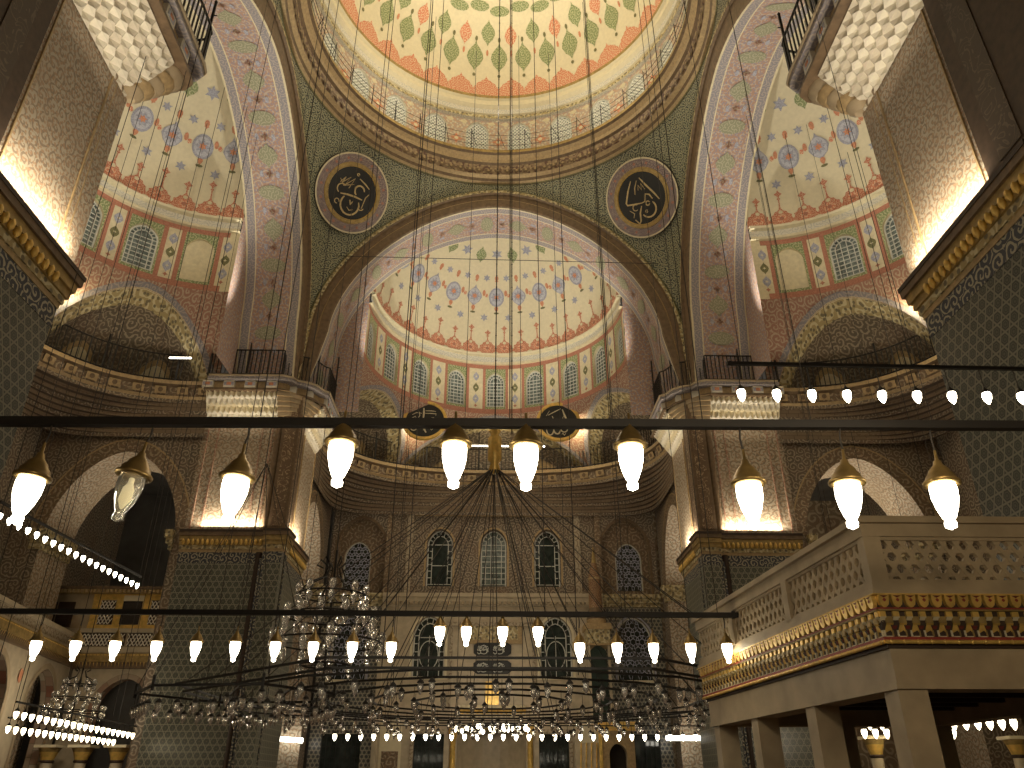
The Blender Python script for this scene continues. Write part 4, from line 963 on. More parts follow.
for (O, U, N, LN), nm in faces:       # carved and gilded cornice
    def P(u, z, d): p = O+U*u+N*d; return (p.x, p.y, z)
    def slab(u0, u1, z0, z1, d0, d1, mat):
        c = [P(u, z, d) for z in (z0, z1) for u, d in ((u0, d0), (u1, d0), (u1, d1), (u0, d1))]
        for q in ((0,3,2,1),(4,5,6,7),(0,1,5,4),(1,2,6,5),(2,3,7,6),(3,0,4,7)): m.face([c[i] for i in q], mat)
    w_ = .157; n_ = int(LN/w_)
    for k in range(n_):
        u = k*w_+w_/2
        sc1 = [(u-.062, 3.585), (u-.062, 3.53), (u-.05, 3.475), (u-.025, 3.45), (u, 3.442), (u+.025, 3.45), (u+.05, 3.475), (u+.062, 3.53), (u+.062, 3.585)]
        m.face([P(x, z, .035+(z-3.5)*.15) for x, z in sc1], 'gold'); m.grid([[P(x, z, .035+(z-3.5)*.15) for x, z in sc1], [P(x, z, -.02) for x, z in sc1]], 'gold', smooth=False)
        m.face([P(u+x, 3.525+z, .048) for x, z in star(0, 0, .022, 4, .8)], 'red_paint')
        m.face([P(u-.05, 3.575, .052), P(u+.05, 3.575, .052), P(u, 3.55, .045)], 'dark_red')
        # staggered faceted blocks
        slab(u-.075, u-.0, 3.34, 3.40, -.05, .012, 'gold'); m.face([P(u-.075, 3.34, .012), P(u, 3.34, .012), P(u, 3.28, -.04), P(u-.075, 3.28, -.04)], 'cream')
        slab(u-.01, u+.075, 3.27, 3.345, -.05, .0, 'dull_gold'); m.face([P(u-.01, 3.27, 0), P(u+.075, 3.27, 0), P(u+.075, 3.22, -.05), P(u-.01, 3.22, -.05)], 'gold')
        slab(u-.08, u+.08, 3.405, 3.425, -.05, .02, 'dull_gold')
        # pointed niches with gilded hoods
        m.face([P(u-.04, 3.2, .0), P(u-.025, 3.245, .012), P(u+.025, 3.245, .012), P(u+.04, 3.2, 0)], 'gold')
        m.face([P(u-.04, 3.2, .0), P(u+.04, 3.2, 0), P(u+.055, 3.15, -.02), P(u, 3.17, -.06), P(u-.055, 3.15, -.02)], 'gold')
        slab(u-.058, u-.04, 3.12, 3.19, -.05, -.005, 'cream'); slab(u+.04, u+.055, 3.12, 3.19, -.05, -.005, 'dull_gold'); slab(u-.035, u+.035, 3.115, 3.125, -.05, -.0, 'cream')
        m.face([P(u+.045, 3.24, 0), P(u+.112, 3.24, 0), P(u+.078, 3.15, -.05)], 'dark_red')
    m.tube([P(0, 3.06, -.005), P(LN, 3.06, -.005)], .024, 'gold', 6)
    for k in range(n_): m.lathe(P(k*w_+w_/2, 3.06, .0), [(0, -.03), (.035, 0), (0, .03)], 'gold', 6)
m.build('gilded_cornice', root)
m = MB(); m.prism(ko(-.05), 3.0, 3.04, 'dark_brown'); m.prism(ko(-.1), 3.55, 3.6, 'stone'); m.build('platform', root)
m = MB()
ringp(m, -.08, -.42, 2.62, 3.0, 'stone'); ringp(m, -.06, -.44, 2.56, 2.62, 'stone')
m.box(4.3, 8.5, 15.3, 15.62, 2.56, 3.0, 'stone'); m.box(8.1, 8.5, 9.2, 15.6, 2.56, 3.0, 'stone')
m.build('marble_beam', root)
m = MB(); m.box(4.85, 8.3, 9.5, 15.3, 2.86, 2.99, 'dark_brown')
for k in range(7): m.box(4.85, 8.3, 9.9+.75*k, 10.0+.75*k, 2.76, 2.88, 'dark_brown')
m.build('timber_ceiling', root)
for (px, py) in ((4.58, 9.2), (8.1, 9.2), (4.42, 11.3), (4.28, 13.4), (4.15, 15.25), (8.1, 12.3), (8.1, 15.25), (6.3, 15.25)):
    m = MB(); m.box(px, px+.34, py, py+.34, 0, 2.56, 'stone'); m.box(px-.03, px+.37, py-.03, py+.37, 0, .25, 'stone')
    m.build('post', root)

# ---- marble loge in the left bay
root = empty('marble_loge', (-16, 34, 0)); tag(root, 'marble loge in the left bay with gilded lattice windows and arcade beneath', 'loge')
m = MB(); Yf = 36.0
m.box(-21.1, -13.3, Yf, Yf+.3, 6.7, 9.3, 'stone'); m.box(-21.1, -13.3, Yf-.14, Yf+.3, 6.7, 7.0, 'marble'); m.box(-21.1, -13.3, Yf-.1, Yf+.3, 7.62, 7.8, 'marble')
for x0, x1 in ((-18.1, -17.75), (-17.05, -16.75), (-15.85, -15.5), (-14.8, -14.5)): m.box(x0, x1, Yf-.06, Yf, 7.8, 9.3, 'gold')
m.box(-18.12, -14.48, Yf-.066, Yf, 7.75, 7.95, 'gold'); m.box(-18.12, -14.48, Yf-.066, Yf, 9.05, 9.3, 'gold'); m.box(-16.75, -15.85, Yf-.08, Yf, 9.0, 9.25, 'cream')
m.build('upper_wall', root)
m = MB(); m.box(-21.1, -13.3, Yf-.3, Yf+.3, 9.3, 9.48, 'dull_gold'); m.box(-21.1, -13.3, Yf-.4, Yf+.3, 9.48, 9.6, 'brown_moulding')
for k in range(40): m.box(-20.9+.19*k, -20.8+.19*k, Yf-.38, Yf-.28, 9.32, 9.46, 'ochre')
m.build('eaves', root)
for x0, x1, z0, z1 in ((-17.72, -17.08, 7.98, 9.02), (-15.47, -14.83, 7.98, 9.02), (-18.6, -16.3, 7.05, 7.6), (-16.2, -14.0, 7.05, 7.6)):
    m = MB(); m.box(x0, x1, Yf-.05, Yf-.02, z0, z1, 'dark_brown'); s = .16; k = 0; z = z0
    while z < z1-.02:
        x = x0+(s/2 if k % 2 else 0)
        while x < x1-.02:
            for ddx in (-s/2, s/2):
                if x0 <= x+ddx <= x1 and z+s*.8 <= z1+.03: m.bar((x, Yf-.07, z), (x+ddx, Yf-.07, z+s*.8), .03, .03 if ddx > 0 else .034, 'white_plaster', up=(0, 1, 0))
            x += s
        z += s*.8; k += 1
    m.build('lattice_window', root)
m = MB(); m.box(-16.72, -15.9, Yf-.1, Yf-.02, 7.98, 8.98, 'dark_void'); m.build('dark_window', root)
for x in (-20.4, -19.6): m = MB(); m.box(x, x+.72, Yf-.08, Yf-.02, 7.85, 8.95, 'shutter'); m.box(x+.08, x+.64, Yf-.1, Yf-.08, 8.0, 8.8, 'dark_brown'); m.build('shutter', root)
m = MB(); m.box(-18.6, -13.3, Yf-.3, Yf, 6.35, 6.7, 'dull_gold'); m.box(-18.6, -13.3, Yf-.18, Yf, 6.1, 6.35, 'brown_moulding')
for k in range(34): x = -18.5+.155*k; m.face([(x, Yf-.31, 6.66), (x+.12, Yf-.31, 6.66), (x+.06, Yf-.19, 6.15)], 'gold')
O = Vector((-16.1, 21, 0)); E_ = Vector((-18.3, 36, 0)); U = (E_-O).normalized(); N = Vector((U.y, -U.x, 0)); LN = (E_-O).length
def slabv(m, u0, u1, z0, z1, d0, d1, mat):
    c = [(O+U*u+N*d+Vector((0, 0, z))) for z in (z0, z1) for u, d in ((u0, d0), (u1, d0), (u1, d1), (u0, d1))]
    for q in ((0,3,2,1),(4,5,6,7),(0,1,5,4),(1,2,6,5),(2,3,7,6),(3,0,4,7)): m.face([c[i] for i in q], mat)
slabv(m, 0, LN, 6.35, 6.7, -.1, .3, 'dull_gold'); slabv(m, 0, LN, 6.1, 6.35, -.1, .18, 'brown_moulding')
for k in range(90):
    u = .05+.166*k
    if u < LN: m.face([O+U*u+N*.31+Vector((0, 0, 6.66)), O+U*(u+.13)+N*.31+Vector((0, 0, 6.66)), O+U*(u+.065)+N*.19+Vector((0, 0, 6.15))], 'gold')
m.build('gilded_cornice', root)
m = MB(); slabv(m, 0, LN, 6.7, 6.82, -.1, .2, 'marble'); slabv(m, 0, LN, 7.2, 7.36, -.1, .22, 'marble'); slabv(m, 0, LN, 6.82, 7.2, -.05, .08, 'carved_marble'); m.build('parapet', root)
m = MB()     # arcade storey
def fl(x, z, d=0): return (x, Yf+.05+d, z)
P = [(x-15.9, z) for x, z in arch(1.15, 4.6, 1.1, 12, 0)]; panel(m, -18.3, -13.3, 0, 6.1, P, fl, 'marble'); strip(m, dep(P), dep(P, .5), fl, 'striped'); strip(m, offs(P, .22, -.03), offs(P, .0, -.03), fl, 'striped')
def fo(x, z, d=0): p = O+U*x-N*d; return (p.x, p.y, z)
for c0 in (3.2, 7.6, 12.4):
    P = [(x+c0, z) for x, z in arch(1.45, 4.4, 1.35, 12, 0)]; panel(m, c0-2.3, c0+2.5, 0, 6.1, P, fo, 'marble'); strip(m, dep(P), dep(P, .5), fo, 'striped'); strip(m, offs(P, .22, -.03), offs(P, .0, -.03), fo, 'stone')
m.build('arcade_wall', root)
m = MB(); m.face([(-14.25+.2*math.cos(2*PI*k/16), Yf-.0, 5.6+.2*math.sin(2*PI*k/16)) for k in range(16)], 'orange'); q = O+U*9.9+N*.03
m.face([(q+U*.18*math.cos(2*PI*k/16)+Vector((0, 0, 5.2+.25*math.sin(2*PI*k/16)))) for k in range(16)], 'orange'); m.build('porphyry_disc', root)
m = MB(); m.box(-21, -13.3, 38.5, 38.7, 0, 6, 'grey_leadwall'); m.build('back_wall', root)
def column(x, y, h, label, r=.2):
    c = empty('column', (x, y, 0)); tag(c, label, 'column', 'short columns with gilded capitals')
    m = MB(); m.lathe((x, y, 0), [(r*1.4, 0), (r*1.4, .12), (r*1.05, .25), (r, .3), (r*.9, h-.62)], 'marble', 14); m.build('shaft', c)
    m = MB(); m.lathe((x, y, 0), [(r*.95, h-.64), (r*1.1, h-.6), (r*1.1, h-.56), (r*.95, h-.54)], 'dark_brown', 14)
    m.lathe((x, y, 0), [(r*.95, h-.54), (r*1.15, h-.4), (r*1.4, h-.25), (r*1.75, h-.1)], 'gold', 8, matf=lambda i: ('gold', 'gold', 'dull_gold')[i], a0=PI/8); m.box(x-r*1.8, x+r*1.8, y-r*1.8, y+r*1.8, h-.1, h, 'cream'); m.build('capital', c)
lab = {0: 'first from the left', 1: 'second from the left', 2: 'third from the left'}
for i, x in enumerate((-17.4, -16.1, -14.7)): column(x, 34.0, 3.0, 'short column with gilded capital under the left loge, '+lab[i], .24)
for i, (x, y) in enumerate(((12.3, 27), (14.2, 27), (16.9, 27))): column(x, y, 3.0, 'column with gilded capital seen through the tribune posts, '+lab[i], .2)

# ---- prayer niche and pulpit
root = empty('prayer_niche', (0, 42.9, 0)); tag(root, 'marble prayer niche between twisted gilt columns in the end wall', 'prayer niche')
m = MB(); P = [(-2.3, 4.9), (2.3, 4.9)]
for i in range(12):
    a0_, a1_ = PI*i/12, PI*(i+1)/12
    m.grid([[(-1.75*math.cos(a), 43.0+1.4*math.sin(a), z) for a in (a0_, a1_)] for z in (0, 4.2)], 'marble', smooth=False)
m.grid([[(-1.75*math.cos(PI*i/12)*c, 43.0+1.4*math.sin(PI*i/12)*c, 4.2+1.5*s) for i in range(13)] for c, s in ((1, 0), (.8, .35), (.5, .75), (.2, .95), (.01, 1))], 'dull_gold', smooth=False)
m.build('niche', root)
m = MB(); muq(m, (-1.75, 42.98, 4.15), (1, 0, 0), (0, 0, 1), (0, -1, 0), 3.5, 1.1, .3, 14, 5, ['cream', 'gold']); m.build('stalactite_hood', root)
for s in (-1, 1):
    m = MB(); m.lathe((s*1.95, 42.75, 0), [(.2, 0), (.2, .2), (.16, .3), (.14, 1.2), (.17, 1.3), (.14, 1.4), (.14, 3.6), (.2, 3.75), (.26, 4.1), (.26, 4.25)], 'gold', 12); m.build('gilt_column', root)
m = MB()
for x0, x1 in ((-2.4, -1.75), (1.75, 2.4)): m.box(x0, x1, 42.86, 43, 0, 5.3, 'marble')
m.box(-2.38, 2.38, 42.85, 43, 4.25, 5.0, 'marble'); m.box(-2.5, 2.5, 42.8, 43, 9.2, 9.4, 'carved_marble')
for q in (-1, 1): m.box(q*2.2-.08, q*2.2+.08, 42.84, 43, 5.02, 9.3, 'carved_marble')
m.box(-.35, .35, 42.83, 43, 4.9, 6.4, 'gold'); m.build('surround', root)
m = MB(); m.box(-1.35, 1.35, 42.86, 43, 8.5, 9.2, 'gold_arabesque'); m.box(-1.6, 1.6, 42.9, 43, 8.3, 9.35, 'ochre'); m.build('gilt_panel', root)
for z in (7.1, 8.0):
    m = MB(); m.face([(x, 42.86, zz) for x, zz in [(-1.0, z-.2), (-.8, z-.34), (.8, z-.34), (1.0, z-.2), (1.0, z+.2), (.8, z+.34), (-.8, z+.34), (-1.0, z+.2)]], 'black_board')
    for st, wd in (T_LEFT[:9]+T_DISC2[:6]):
        for ox in (-.5, .35):
            q = [(x*.42+ox, y*.26) for x, y in st]
            for a, b in zip(q, q[1:]):
                if math.dist(a, b) > .01: m.bar((a[0], 42.85, z+a[1]), (b[0], 42.85, z+b[1]), .035, .02, 'lead', up=(0, 1, 0))
    m.build('inscription', root)
scroll('spire_red', (.21, .10, .05), (.36, .25, .13), 5, None)
root = empty('pulpit', (5.3, 41, 0)); tag(root, 'tall carved pulpit with pointed spire right of the prayer niche', 'pulpit')
m = MB(); m.lathe((5.45, 41.6, 0), [(.5, 9.0), (.52, 9.3), (.36, 9.9), (.32, 11.4), (.36, 11.5), (.14, 12.3), (.03, 13.2)], 'spire_red', 8, matf=lambda i: ('ochre', 'brown_moulding', 'spire_red', 'ochre', 'spire_red', 'dull_gold')[i]); m.build('spire', root)
m = MB(); m.box(4.75, 6.15, 41.0, 42.3, 8.75, 9.05, 'ochre'); m.box(4.85, 6.05, 41.08, 42.2, 8.0, 8.75, 'gold_arabesque'); m.box(4.75, 6.15, 41.0, 42.3, 7.95, 8.05, 'ochre'); m.build('canopy', root)
for x in (4.88, 5.9): m = MB(); m.box(x, x+.12, 41.1, 41.25, 3.8, 8, 'marble'); m.build('canopy_post', root)
m = MB(); P = [(x+5.4, z) for x, z in arch(.44, 7.55, .4, 8, 4.4)]
m.face([(x, 41.15, z) for x, z in P], 'dark_green'); m.grid([[(x, 41.15, z) for x, z in P], [(x, 41.4, z) for x, z in P]], 'dark_green', smooth=False); m.build('hanging_banner', root)
m = MB(); Pq = [(x+6.0, z) for x, z in arch(.42, 2.9, .45, 8, 0)]
panel(m, 5.2, 6.8, 0, 3.9, Pq, lambda x, z, d=0: (x, 40.2+d, z), 'ochre'); strip(m, dep(Pq), dep(Pq, .5), lambda x, z, d=0: (x, 40.2+d, z), 'stone'); m.face([(x, 40.7, z) for x, z in Pq], 'dark_void')
m.box(5.1, 6.9, 40.1, 41, 3.9, 4.3, 'gold'); m.box(5.1, 5.25, 40.12, 40.3, 0, 3.9, 'gold'); m.build('gateway', root)
m = MB(); m.box(4.0, 5.2, 40.6, 41.4, 0, 3.4, 'marble')
for k in range(4): m.bar((4.1+.25*k, 40.58, 0), (4.3+.25*k, 40.58, 3.4), .06, .05, 'gold', up=(0, 1, 0))
m.build('stair_flank', root)

# ================================================================== LAMPS
def beam(name, a, b, r, label, cat='beam'):
    m = MB(); m.bar(a, b, r*2, r*2, 'iron'); 
    for t in (.01, .99):
        p = Vector(a)+(Vector(b)-Vector(a))*t; m.bar((p.x, p.y, p.z-r*1.2), (p.x, p.y, p.z+r*1.6), r*1.2, r*1.2, 'iron')
    return tag(m.build(name), label, cat)
def oil_lamp(name, s, lit, drop):
    """hanging glass lamp: wire, brass cap, glass with a knob foot; origin at the top of the glass"""
    r = empty(name, (0, 0, 0))
    m = MB(); m.tube([(0, 0, .30*s), (.012*s, 0, .30*s+drop*.5), (0, 0, .30*s+drop)], .008 if s > .8 else .01, 'cable', 4); m.build('hanging_wire', r)
    m = MB(); m.lathe((0, 0, 0), [(.12*s, -.015*s), (.15*s, -.01*s), (.152*s, .012*s), (.125*s, .03*s), (.12*s, .06*s), (.09*s, .10*s), (.085*s, .12*s), (.04*s, .17*s), (.03*s, .21*s), (.015*s, .22*s), (.012*s, .31*s)], 'brass', 14); m.build('brass_cap', r)
    prof = [(.1*s, 0), (.108*s, -.05*s), (.105*s, -.13*s), (.085*s, -.22*s), (.055*s, -.30*s), (.038*s, -.325*s), (.048*s, -.35*s), (.045*s, -.385*s), (.0, -.41*s)]
    m = MB(); m.lathe((0, 0, 0), prof, 'bulb_glow' if lit else 'clear_glass', 14); g_ = m.build('glass', r)
    if not lit: m = MB(); m.lathe((0, 0, 0), [(.03*s, -.02*s), (.03*s, -.07*s), (.06*s, -.12*s), (.06*s, -.22*s), (.02*s, -.29*s), (0, -.3*s)], 'dim_bulb', 10); m.build('bulb', g_)
    return r
def small_lamp(name, s, drop, mat='bulb_glow'):
    r = empty(name, (0, 0, 0))
    m = MB(); m.tube([(0, 0, .12*s), (0, 0, .12*s+drop-.021)], .008, 'cable', 4); m.lathe((0, 0, 0), [(.1*s, -.01), (.1*s, .02*s), (.05*s, .08*s), (.015*s, .14*s)], 'iron', 8); m.build('socket', r)
    m = MB(); m.lathe((0, 0, 0), [(.08*s, 0), (.105*s, -.08*s), (.09*s, -.18*s), (.04*s, -.28*s), (0, -.32*s)], mat, 8); m.build('bulb', r)
    return r
beam('iron_beam', (-4.6, 5.7, 4.175), (4.7, 5.7, 4.235), .034, 'thick black iron beam crossing the whole width in front')
bx = [(-3.57, 3.71), (-2.80, 3.73), (-2.0, 3.72), (-1.22, 4.02), (-.32, 4.02), (.25, 4.01), (1.09, 4.02), (2.0, 3.71), (2.79, 3.72), (3.55, 3.72)]
for i, (x, z) in enumerate(bx):
    lit = i != 1; o = oil_lamp('glass_lamp', .93, lit, 4.19+x*.006-z-.28)
    o.location = (x, 5.7, z); o.rotation_euler = (0, (.06, .12, .05, .02, 0, -.02, -.02, .0, -.08, -.08)[i]*(1), .4*i)
    tag(o, ('lit' if lit else 'unlit clear')+' hanging glass lamp under the thick front beam, '+ORD[i]+' from the left', 'lamp', 'glass lamps under the front beam')
beam('iron_beam', (-8.8, 13.6, 4.22), (4.3, 13.6, 4.21), .042, 'black iron beam across the lower part, ending before the tribune')
proto = None
ux = [35, 74, 113, 154, 193, 232, 272, 310, 349, 388, 436, 463, 500, 536, 578, 616, 653, 691, 728]
for i, u in enumerate(ux):
    z = 4.0 if 9 < i < 14 else 3.74; x = (u-491)*.01675+.02
    if i in (0, 10): proto = oil_lamp('glass_lamp', .80, True, 4.2-z-.24); o = proto
    elif i == 14: proto = oil_lamp('glass_lamp', .80, True, 4.2-z-.24); o = proto
    else: o = copy_tree(proto, (0, 0, 0))
    o.location = (x, 13.6, z); tag(o, 'lit small glass lamp on the second beam, %s from the left' % ORD[i], 'lamp', 'glass lamps under the second beam')
beam('iron_beam', (3.53, 10.2, 7.31), (8.72, 10.2, 7.27), .026, 'thin black beam high on the right in front of the gallery')
proto = small_lamp('hanging_bulb', .64, .34)
for i in range(9):
    o = proto if i == 0 else copy_tree(proto, (0, 0, 0)); o.location = (3.68+.532*i, 10.2, 6.86); tag(o, 'lit bulb under the high beam on the right, %s from the left' % ORD[i], 'lamp', 'bulbs under the high right beam')
def bulbrow(a, b, n, s, drop, lab, group, beamlab, mat='bulb_glow', top=(29, 29), fr=0):
    a, b = Vector(a), Vector(b); p0 = small_lamp('hanging_bulb', s, drop, mat)
    for i in range(n):
        o = p0 if i == 0 else copy_tree(p0, (0, 0, 0)); o.location = a+(b-a)*i/(n-1); tag(o, lab % ORD[i], 'lamp', group)
    up = Vector((0, 0, .12*s+drop)); rl = empty('lamp_rail', a+up); tag(rl, beamlab, 'rail'); m = MB(); m.bar(a+up-(b-a)*.02, b+up+(b-a)*.02, .04, .04, 'iron'); m.build('bar', rl)
    for p, tz in ((a+(b-a)*fr, top[0]), (b-(b-a)*fr, top[1])): m = MB(); m.tube([p+up, (p.x, p.y, tz)], .009, 'cable', 4); m.build('hanging_cable', rl)
bulbrow((-8.3, 12.7, 5.66), (-8.3, 18.3, 5.78), 20, .42, .12, 'lit bulb of the slanting row high on the left, %s from the camera', 'bulbs of the slanting left row', 'thin rail carrying the slanting row of bulbs on the left', top=(16.8, 29.9))
bulbrow((-11.0, 19.6, 3.12), (-11.0, 26.2, 3.02), 20, .56, .12, 'lit bulb of the upper row before the left loge, %s from the camera', 'bulbs of the upper row by the left loge', 'thin rail over the upper bulb row by the left loge', 'bulb_warm')
bulbrow((-13.3, 23.5, 3.05), (-13.3, 30.2, 3.02), 18, .64, .12, 'lit bulb of the lower row before the left loge, %s from the camera', 'bulbs of the lower row by the left loge', 'thin rail over the lower bulb row by the left loge', 'bulb_warm', top=(31, 28.7))
bulbrow((-5.7, 30.9, 3.25), (7.5, 30.9, 3.25), 29, .72, .2, 'lit bulb of the long low row before the prayer niche, %s from the left', 'bulbs of the long low row', 'thin rail carrying the long low row of bulbs', top=(30.3, 30.2), fr=.15)
bulbrow((10.9, 24.0, 3.3), (16.2, 24.0, 3.3), 16, .95, .1, 'lit bulb in the near row behind the tribune posts, %s from the left', 'bulbs behind the tribune', 'thin rail over the near bulb row behind the tribune', 'bulb_warm')
bulbrow((11.6, 26.0, 3.15), (14.4, 26.0, 3.15), 9, .9, .1, 'lit bulb in the far row behind the tribune posts, %s from the left', 'bulbs in the far row behind the tribune', 'thin rail over the far bulb row behind the tribune', 'bulb_warm')
for (a, b, lb) in (((-10.4, 41.1, 3.58), (-9.1, 41.1, 3.5), 'white tube light glowing low left of the prayer niche'), ((8.4, 40.5, 3.6), (10.1, 40.5, 3.6), 'white tube light glowing low right of the pulpit')):
    m = MB(); m.tube([a, b], .11, 'tube_light', 8); tag(m.build('tube_light'), lb, 'lamp')
for (a, b, lb) in (((-2.95, 41.2, 19.0), (-.3, 41.2, 19.0), 'white tube light on the gallery left of the gilded hub'), ((.35, 41.2, 19.0), (2.9, 41.2, 19.0), 'white tube light on the gallery right of the gilded hub'), ((-14.9, 31.0, 18.9), (-13.9, 31.0, 18.9), 'short white tube light behind the left gallery railing')):
    m = MB(); m.tube([a, b], .035, 'tube_light', 6); m.box(a[0], b[0], a[1]+.03, a[1]+.09, a[2]+.02, a[2]+.08, 'white_plaster'); tag(m.build('tube_light'), lb, 'lamp')

# ---- the great ring chandelier
root = empty('ring_chandelier', (0, CY, 3.6)); tag(root, 'huge many-ringed iron chandelier set with clear glass cups low in the centre', 'chandelier')
def octo(R, z, n=8): return [(R*math.cos(PI/n+2*PI*k/n), CY+R*math.sin(PI/n+2*PI*k/n), z) for k in range(n+1)]
rings = [(8.1, 3.72, 8), (7.9, 3.56, 8), (6.9, 3.6, 16), (5.7, 3.6, 16), (4.5, 3.6, 16), (3.3, 3.6, 16), (2.1, 3.6, 12)]
for R, z, n in rings:
    m = MB(); p = octo(R, z, n); 
    for a, b in zip(p, p[1:]): m.bar(a, b, .045, .045, 'iron')
    m.build('ring', root)
cups = []
for R, z, n in rings[1:]:
    p = octo(R, z, n); L = sum(math.dist(a, b) for a, b in zip(p, p[1:])); N = int(L/.72)
    for i in range(N):
        s = L*(i+.5)/N; j = 0
        while s > math.dist(p[j], p[j+1]): s -= math.dist(p[j], p[j+1]); j += 1
        q = Vector(p[j])+(Vector(p[j+1])-Vector(p[j])).normalized()*s; cups.append((q.x, q.y, z-.30-.08*(i % 2)))
cups.sort(key=lambda c: c[1]+abs(c[0])*.15)
def cup(m, x, y, z):
    m.tube([(x, y, z+.12), (x, y, z+.34)], .007, 'iron', 3, False); m.lathe((x, y, z), [(.02, .13), (.07, .07), (.075, .05)], 'iron', 6)
    m.lathe((x, y, z), [(.055, .04), (.065, -.03), (.05, -.09), (.022, -.12), (.025, -.15), (0, -.16)], 'cup_glass', 7)
m_, t_, b_ = base_mat('cup_glass', .06); b_.inputs['Base Color'].default_value = (.95, .93, .88, 1); b_.inputs['Transmission Weight'].default_value = .8; b_.inputs['IOR'].default_value = 1.5
for i in range(96): m = MB(); cup(m, *cups[i]); m.build('glass_cup', root)
m = MB()
for c in cups[96:]: cup(m, *c)
tag(m.build('glass_cups', root), kind='stuff')
m = MB(); m.lathe((0, CY, 10.7), [(.06, -.45), (.2, -.35), (.12, -.1), (.22, 0), (.22, .75), (.12, .85), (.2, 1.0), (.05, 1.15)], 'gold', 12); m.build('gilded_hub', root)
for R, z, n, cnt, off in ((8.2, 3.7, 8, 16, 0), (5.7, 3.6, 16, 12, .1), (3.3, 3.6, 16, 10, .2)):
    for k in range(cnt):
        a = 2*PI*(k+.25)/cnt+off; m = MB(); m.tube([(.1*math.cos(a), CY+.1*math.sin(a), 10.4), (R*.97*math.cos(a), CY+R*.97*math.sin(a), z)], .013, 'cable', 4, False); m.build('cable', root)
for s in (0, 3.4):
    m = MB(); m.tube([(s*.16, CY, 11.6), (s*.16, CY, 44.2)], .018, 'chain_wire', 4)
    for k in range(60): m.lathe((s*.16, CY, 11.8+.5*k), [(0, -.05), (.034, 0), (0, .05)], 'iron', 5)
    m.build('chain', root)
# inner lit cluster, hung under the middle of the rings
root = empty('glowing_chandelier', (0, 33.6, 3.4)); tag(root, 'small brightly lit cluster chandelier in front of the prayer niche', 'chandelier')
for R in (.55, 1.0, 1.45):
    m = MB(); p = [(R*math.cos(2*PI*k/16), 33.6+R*math.sin(2*PI*k/16), 3.72) for k in range(17)]; m.tube(p, .02, 'iron', 5); m.build('ring', root)
    for k in range(int(R*12)):
        a = 2*PI*k/int(R*12)+R; m = MB(); m.lathe((R*math.cos(a), 33.6+R*math.sin(a), 3.66-.07*(k % 2)), [(.05, .04), (.075, -.02), (.05, -.1), (0, -.14)], 'bulb_glow', 7); m.build('bulb', root)
m = MB(); m.tube([(0, 33.6, 3.72), (0, 33.6, 28.85)], .015, 'cable', 4); m.build('cable', root)

# second iron ring at the left
root = empty('ring_chandelier', (-6.2, 19.4, 3.5)); tag(root, 'smaller angular iron ring with glass cups hanging before the far left pier', 'chandelier')
pts = [(-7.9, 18.5), (-6.9, 16.9), (-4.6, 16.6), (-3.5, 18.4), (-4.4, 20.4), (-6.7, 20.6), (-7.9, 18.5)]
for z in (3.4,):
    m = MB()
    for a, b in zip(pts, pts[1:]): m.bar((*a, z), (*b, z), .05, .05, 'iron')
    m.build('ring', root)
for a, b in zip(pts, pts[1:]):
    m = MB(); m.bar((*a, 3.3), (*a, 3.6), .05, .05, 'iron'); m.build('strut', root)
    for k in range(6):
        t = (k+.5)/6; m = MB(); cup(m, a[0]+(b[0]-a[0])*t, a[1]+(b[1]-a[1])*t, 3.02); m.build('glass_cup', root)
    m = MB(); m.tube([(*a, 3.5), (-5.9, 18.8, 9)], .01, 'cable', 4, False); m.build('cable', root)

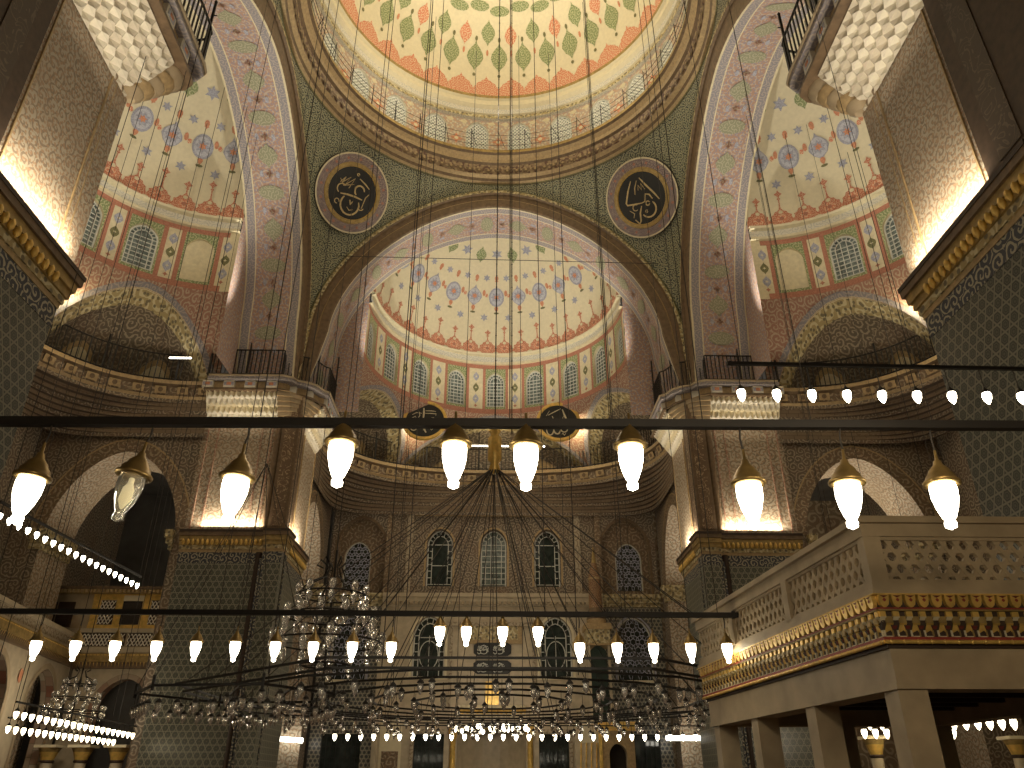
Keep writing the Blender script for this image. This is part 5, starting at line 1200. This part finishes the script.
# tiered crystal chandeliers
def crystal(name, x, y, tiers, top, label, gs):
    r = empty(name, (x, y, tiers[-1][0])); tag(r, label, 'chandelier')
    m = MB(); m.tube([(x, y, tiers[-1][0]-.2), (x, y, top+.2)], .03*gs, 'iron', 6); m.tube([(x, y, top+.2), (x, y, 42.7 if x > -9 else 28.9)], .012, 'cable', 4); m.build('stem', r)
    for k in range(6):        # scrolled crown
        a = 2*PI*k/6; c, s = math.cos(a), math.sin(a); m = MB(); h = top-tiers[0][0]; R = tiers[0][1]
        m.tube([(x+c*q*R, y+s*q*R, tiers[0][0]+w_*h) for q, w_ in ((1, 0), (.85, .25), (.35, .45), (.2, .75), (.45, .95), (.55, .8), (.35, .72))], .022*gs, 'iron', 5); m.build('scroll_arm', r)
    for z, R, n in tiers:
        m = MB(); m.tube([(x+R*math.cos(2*PI*k/24), y+R*math.sin(2*PI*k/24), z) for k in range(25)], .025*gs, 'iron', 5)
        for k in range(4): m.bar((x, y, z), (x+R*math.cos(k*PI/2), y+R*math.sin(k*PI/2), z), .02, .02, 'iron')
        m.build('tier_ring', r)
        for k in range(n):
            a = 2*PI*k/n; cx, cy = x+R*math.cos(a), y+R*math.sin(a); m = MB()
            m.lathe((cx, cy, z), [(.05*gs, -.34*gs), (.02*gs, -.3*gs), (.08*gs, -.2*gs), (.1*gs, -.1*gs), (.05*gs, -.03*gs), (.055*gs, .02), (.1*gs, .1*gs), (.09*gs, .2*gs), (.05*gs, .26*gs)], 'cup_glass', 8); m.build('glass_globe', r)
    return r
crystal('crystal_chandelier', -4.1, 20, [(5.88, .85, 9), (5.35, 1.1, 12), (4.72, 1.35, 14), (4.2, .6, 4)], 6.85, 'large tiered chandelier of clear glass globes before the far left pier', 1.0)
crystal('crystal_chandelier', -12.0, 24.2, [(4.18, .42, 9), (3.82, .6, 12), (3.47, .8, 15), (3.14, .33, 4)], 4.7, 'small tiered crystal chandelier in front of the left loge arches', .6)

# ---- cables from the vaults
CN = [0]
def cable(a, b, r, label):
    m = MB(); m.tube([a, b], r, 'cable', 4); tag(m.build('cable'), label, 'cable', 'long hanging cables')
for x in (-3.2, -1.9, -.75, .12, .95, 1.7, 2.6): cable((x, 5.7, 4.25), (x, 5.7, 30.6), .0045, 'thin cable rising from the front beam into the dark')
for x in (-7.8, -5.9, -4.3, -2.9, -1.5, .9, 2.3, 3.9): cable((x, 13.62, 4.25), (x, 13.62, zout(x)-.15), .008, 'thin cable rising from the second beam past the arches')
for x, y in ((-6.6, 27.5), (-4.9, 18), (-3.2, 26), (-2.3, 17), (-1.2, 28), (1.0, 27), (1.9, 18), (2.6, 28), (4.1, 25), (5.5, 20), (6.7, 27), (-6.9, 20)):
    cable((x, y, 3.75), (x, y, 31.8 if math.hypot(x, y-CY) > 7.8 else 36), .011, 'thin cable dropping from the main dome to the ring chandelier')
for s, nm in ((-1, 'left'), (1, 'right')):
    for x, y in ((11.2, 25), (12.6, 21), (13.8, 27), (15.2, 24), (16.3, 26.5)): cable((s*x, y, 3.4 if not (s > 0 and x < 9) else 5), (s*x, y, 28.6 if x < 12 else 25.2+math.sqrt(6.3**2-(x-12)**2-(y-CY)**2)), .012, 'thin cable dropping from the %s semi-dome' % nm)
for x0, x1 in ((3.75, 3.75), (6.4, 6.4)): cable((x0, 10.2, 7.32), (x1, 10.2, 30.6), .006, 'thin cable holding the high beam on the right')
cable((-8.4, 31.7, 25.3), (8.4, 31.7, 25.1), .02, 'thin tie wire stretched level across the centre arch')
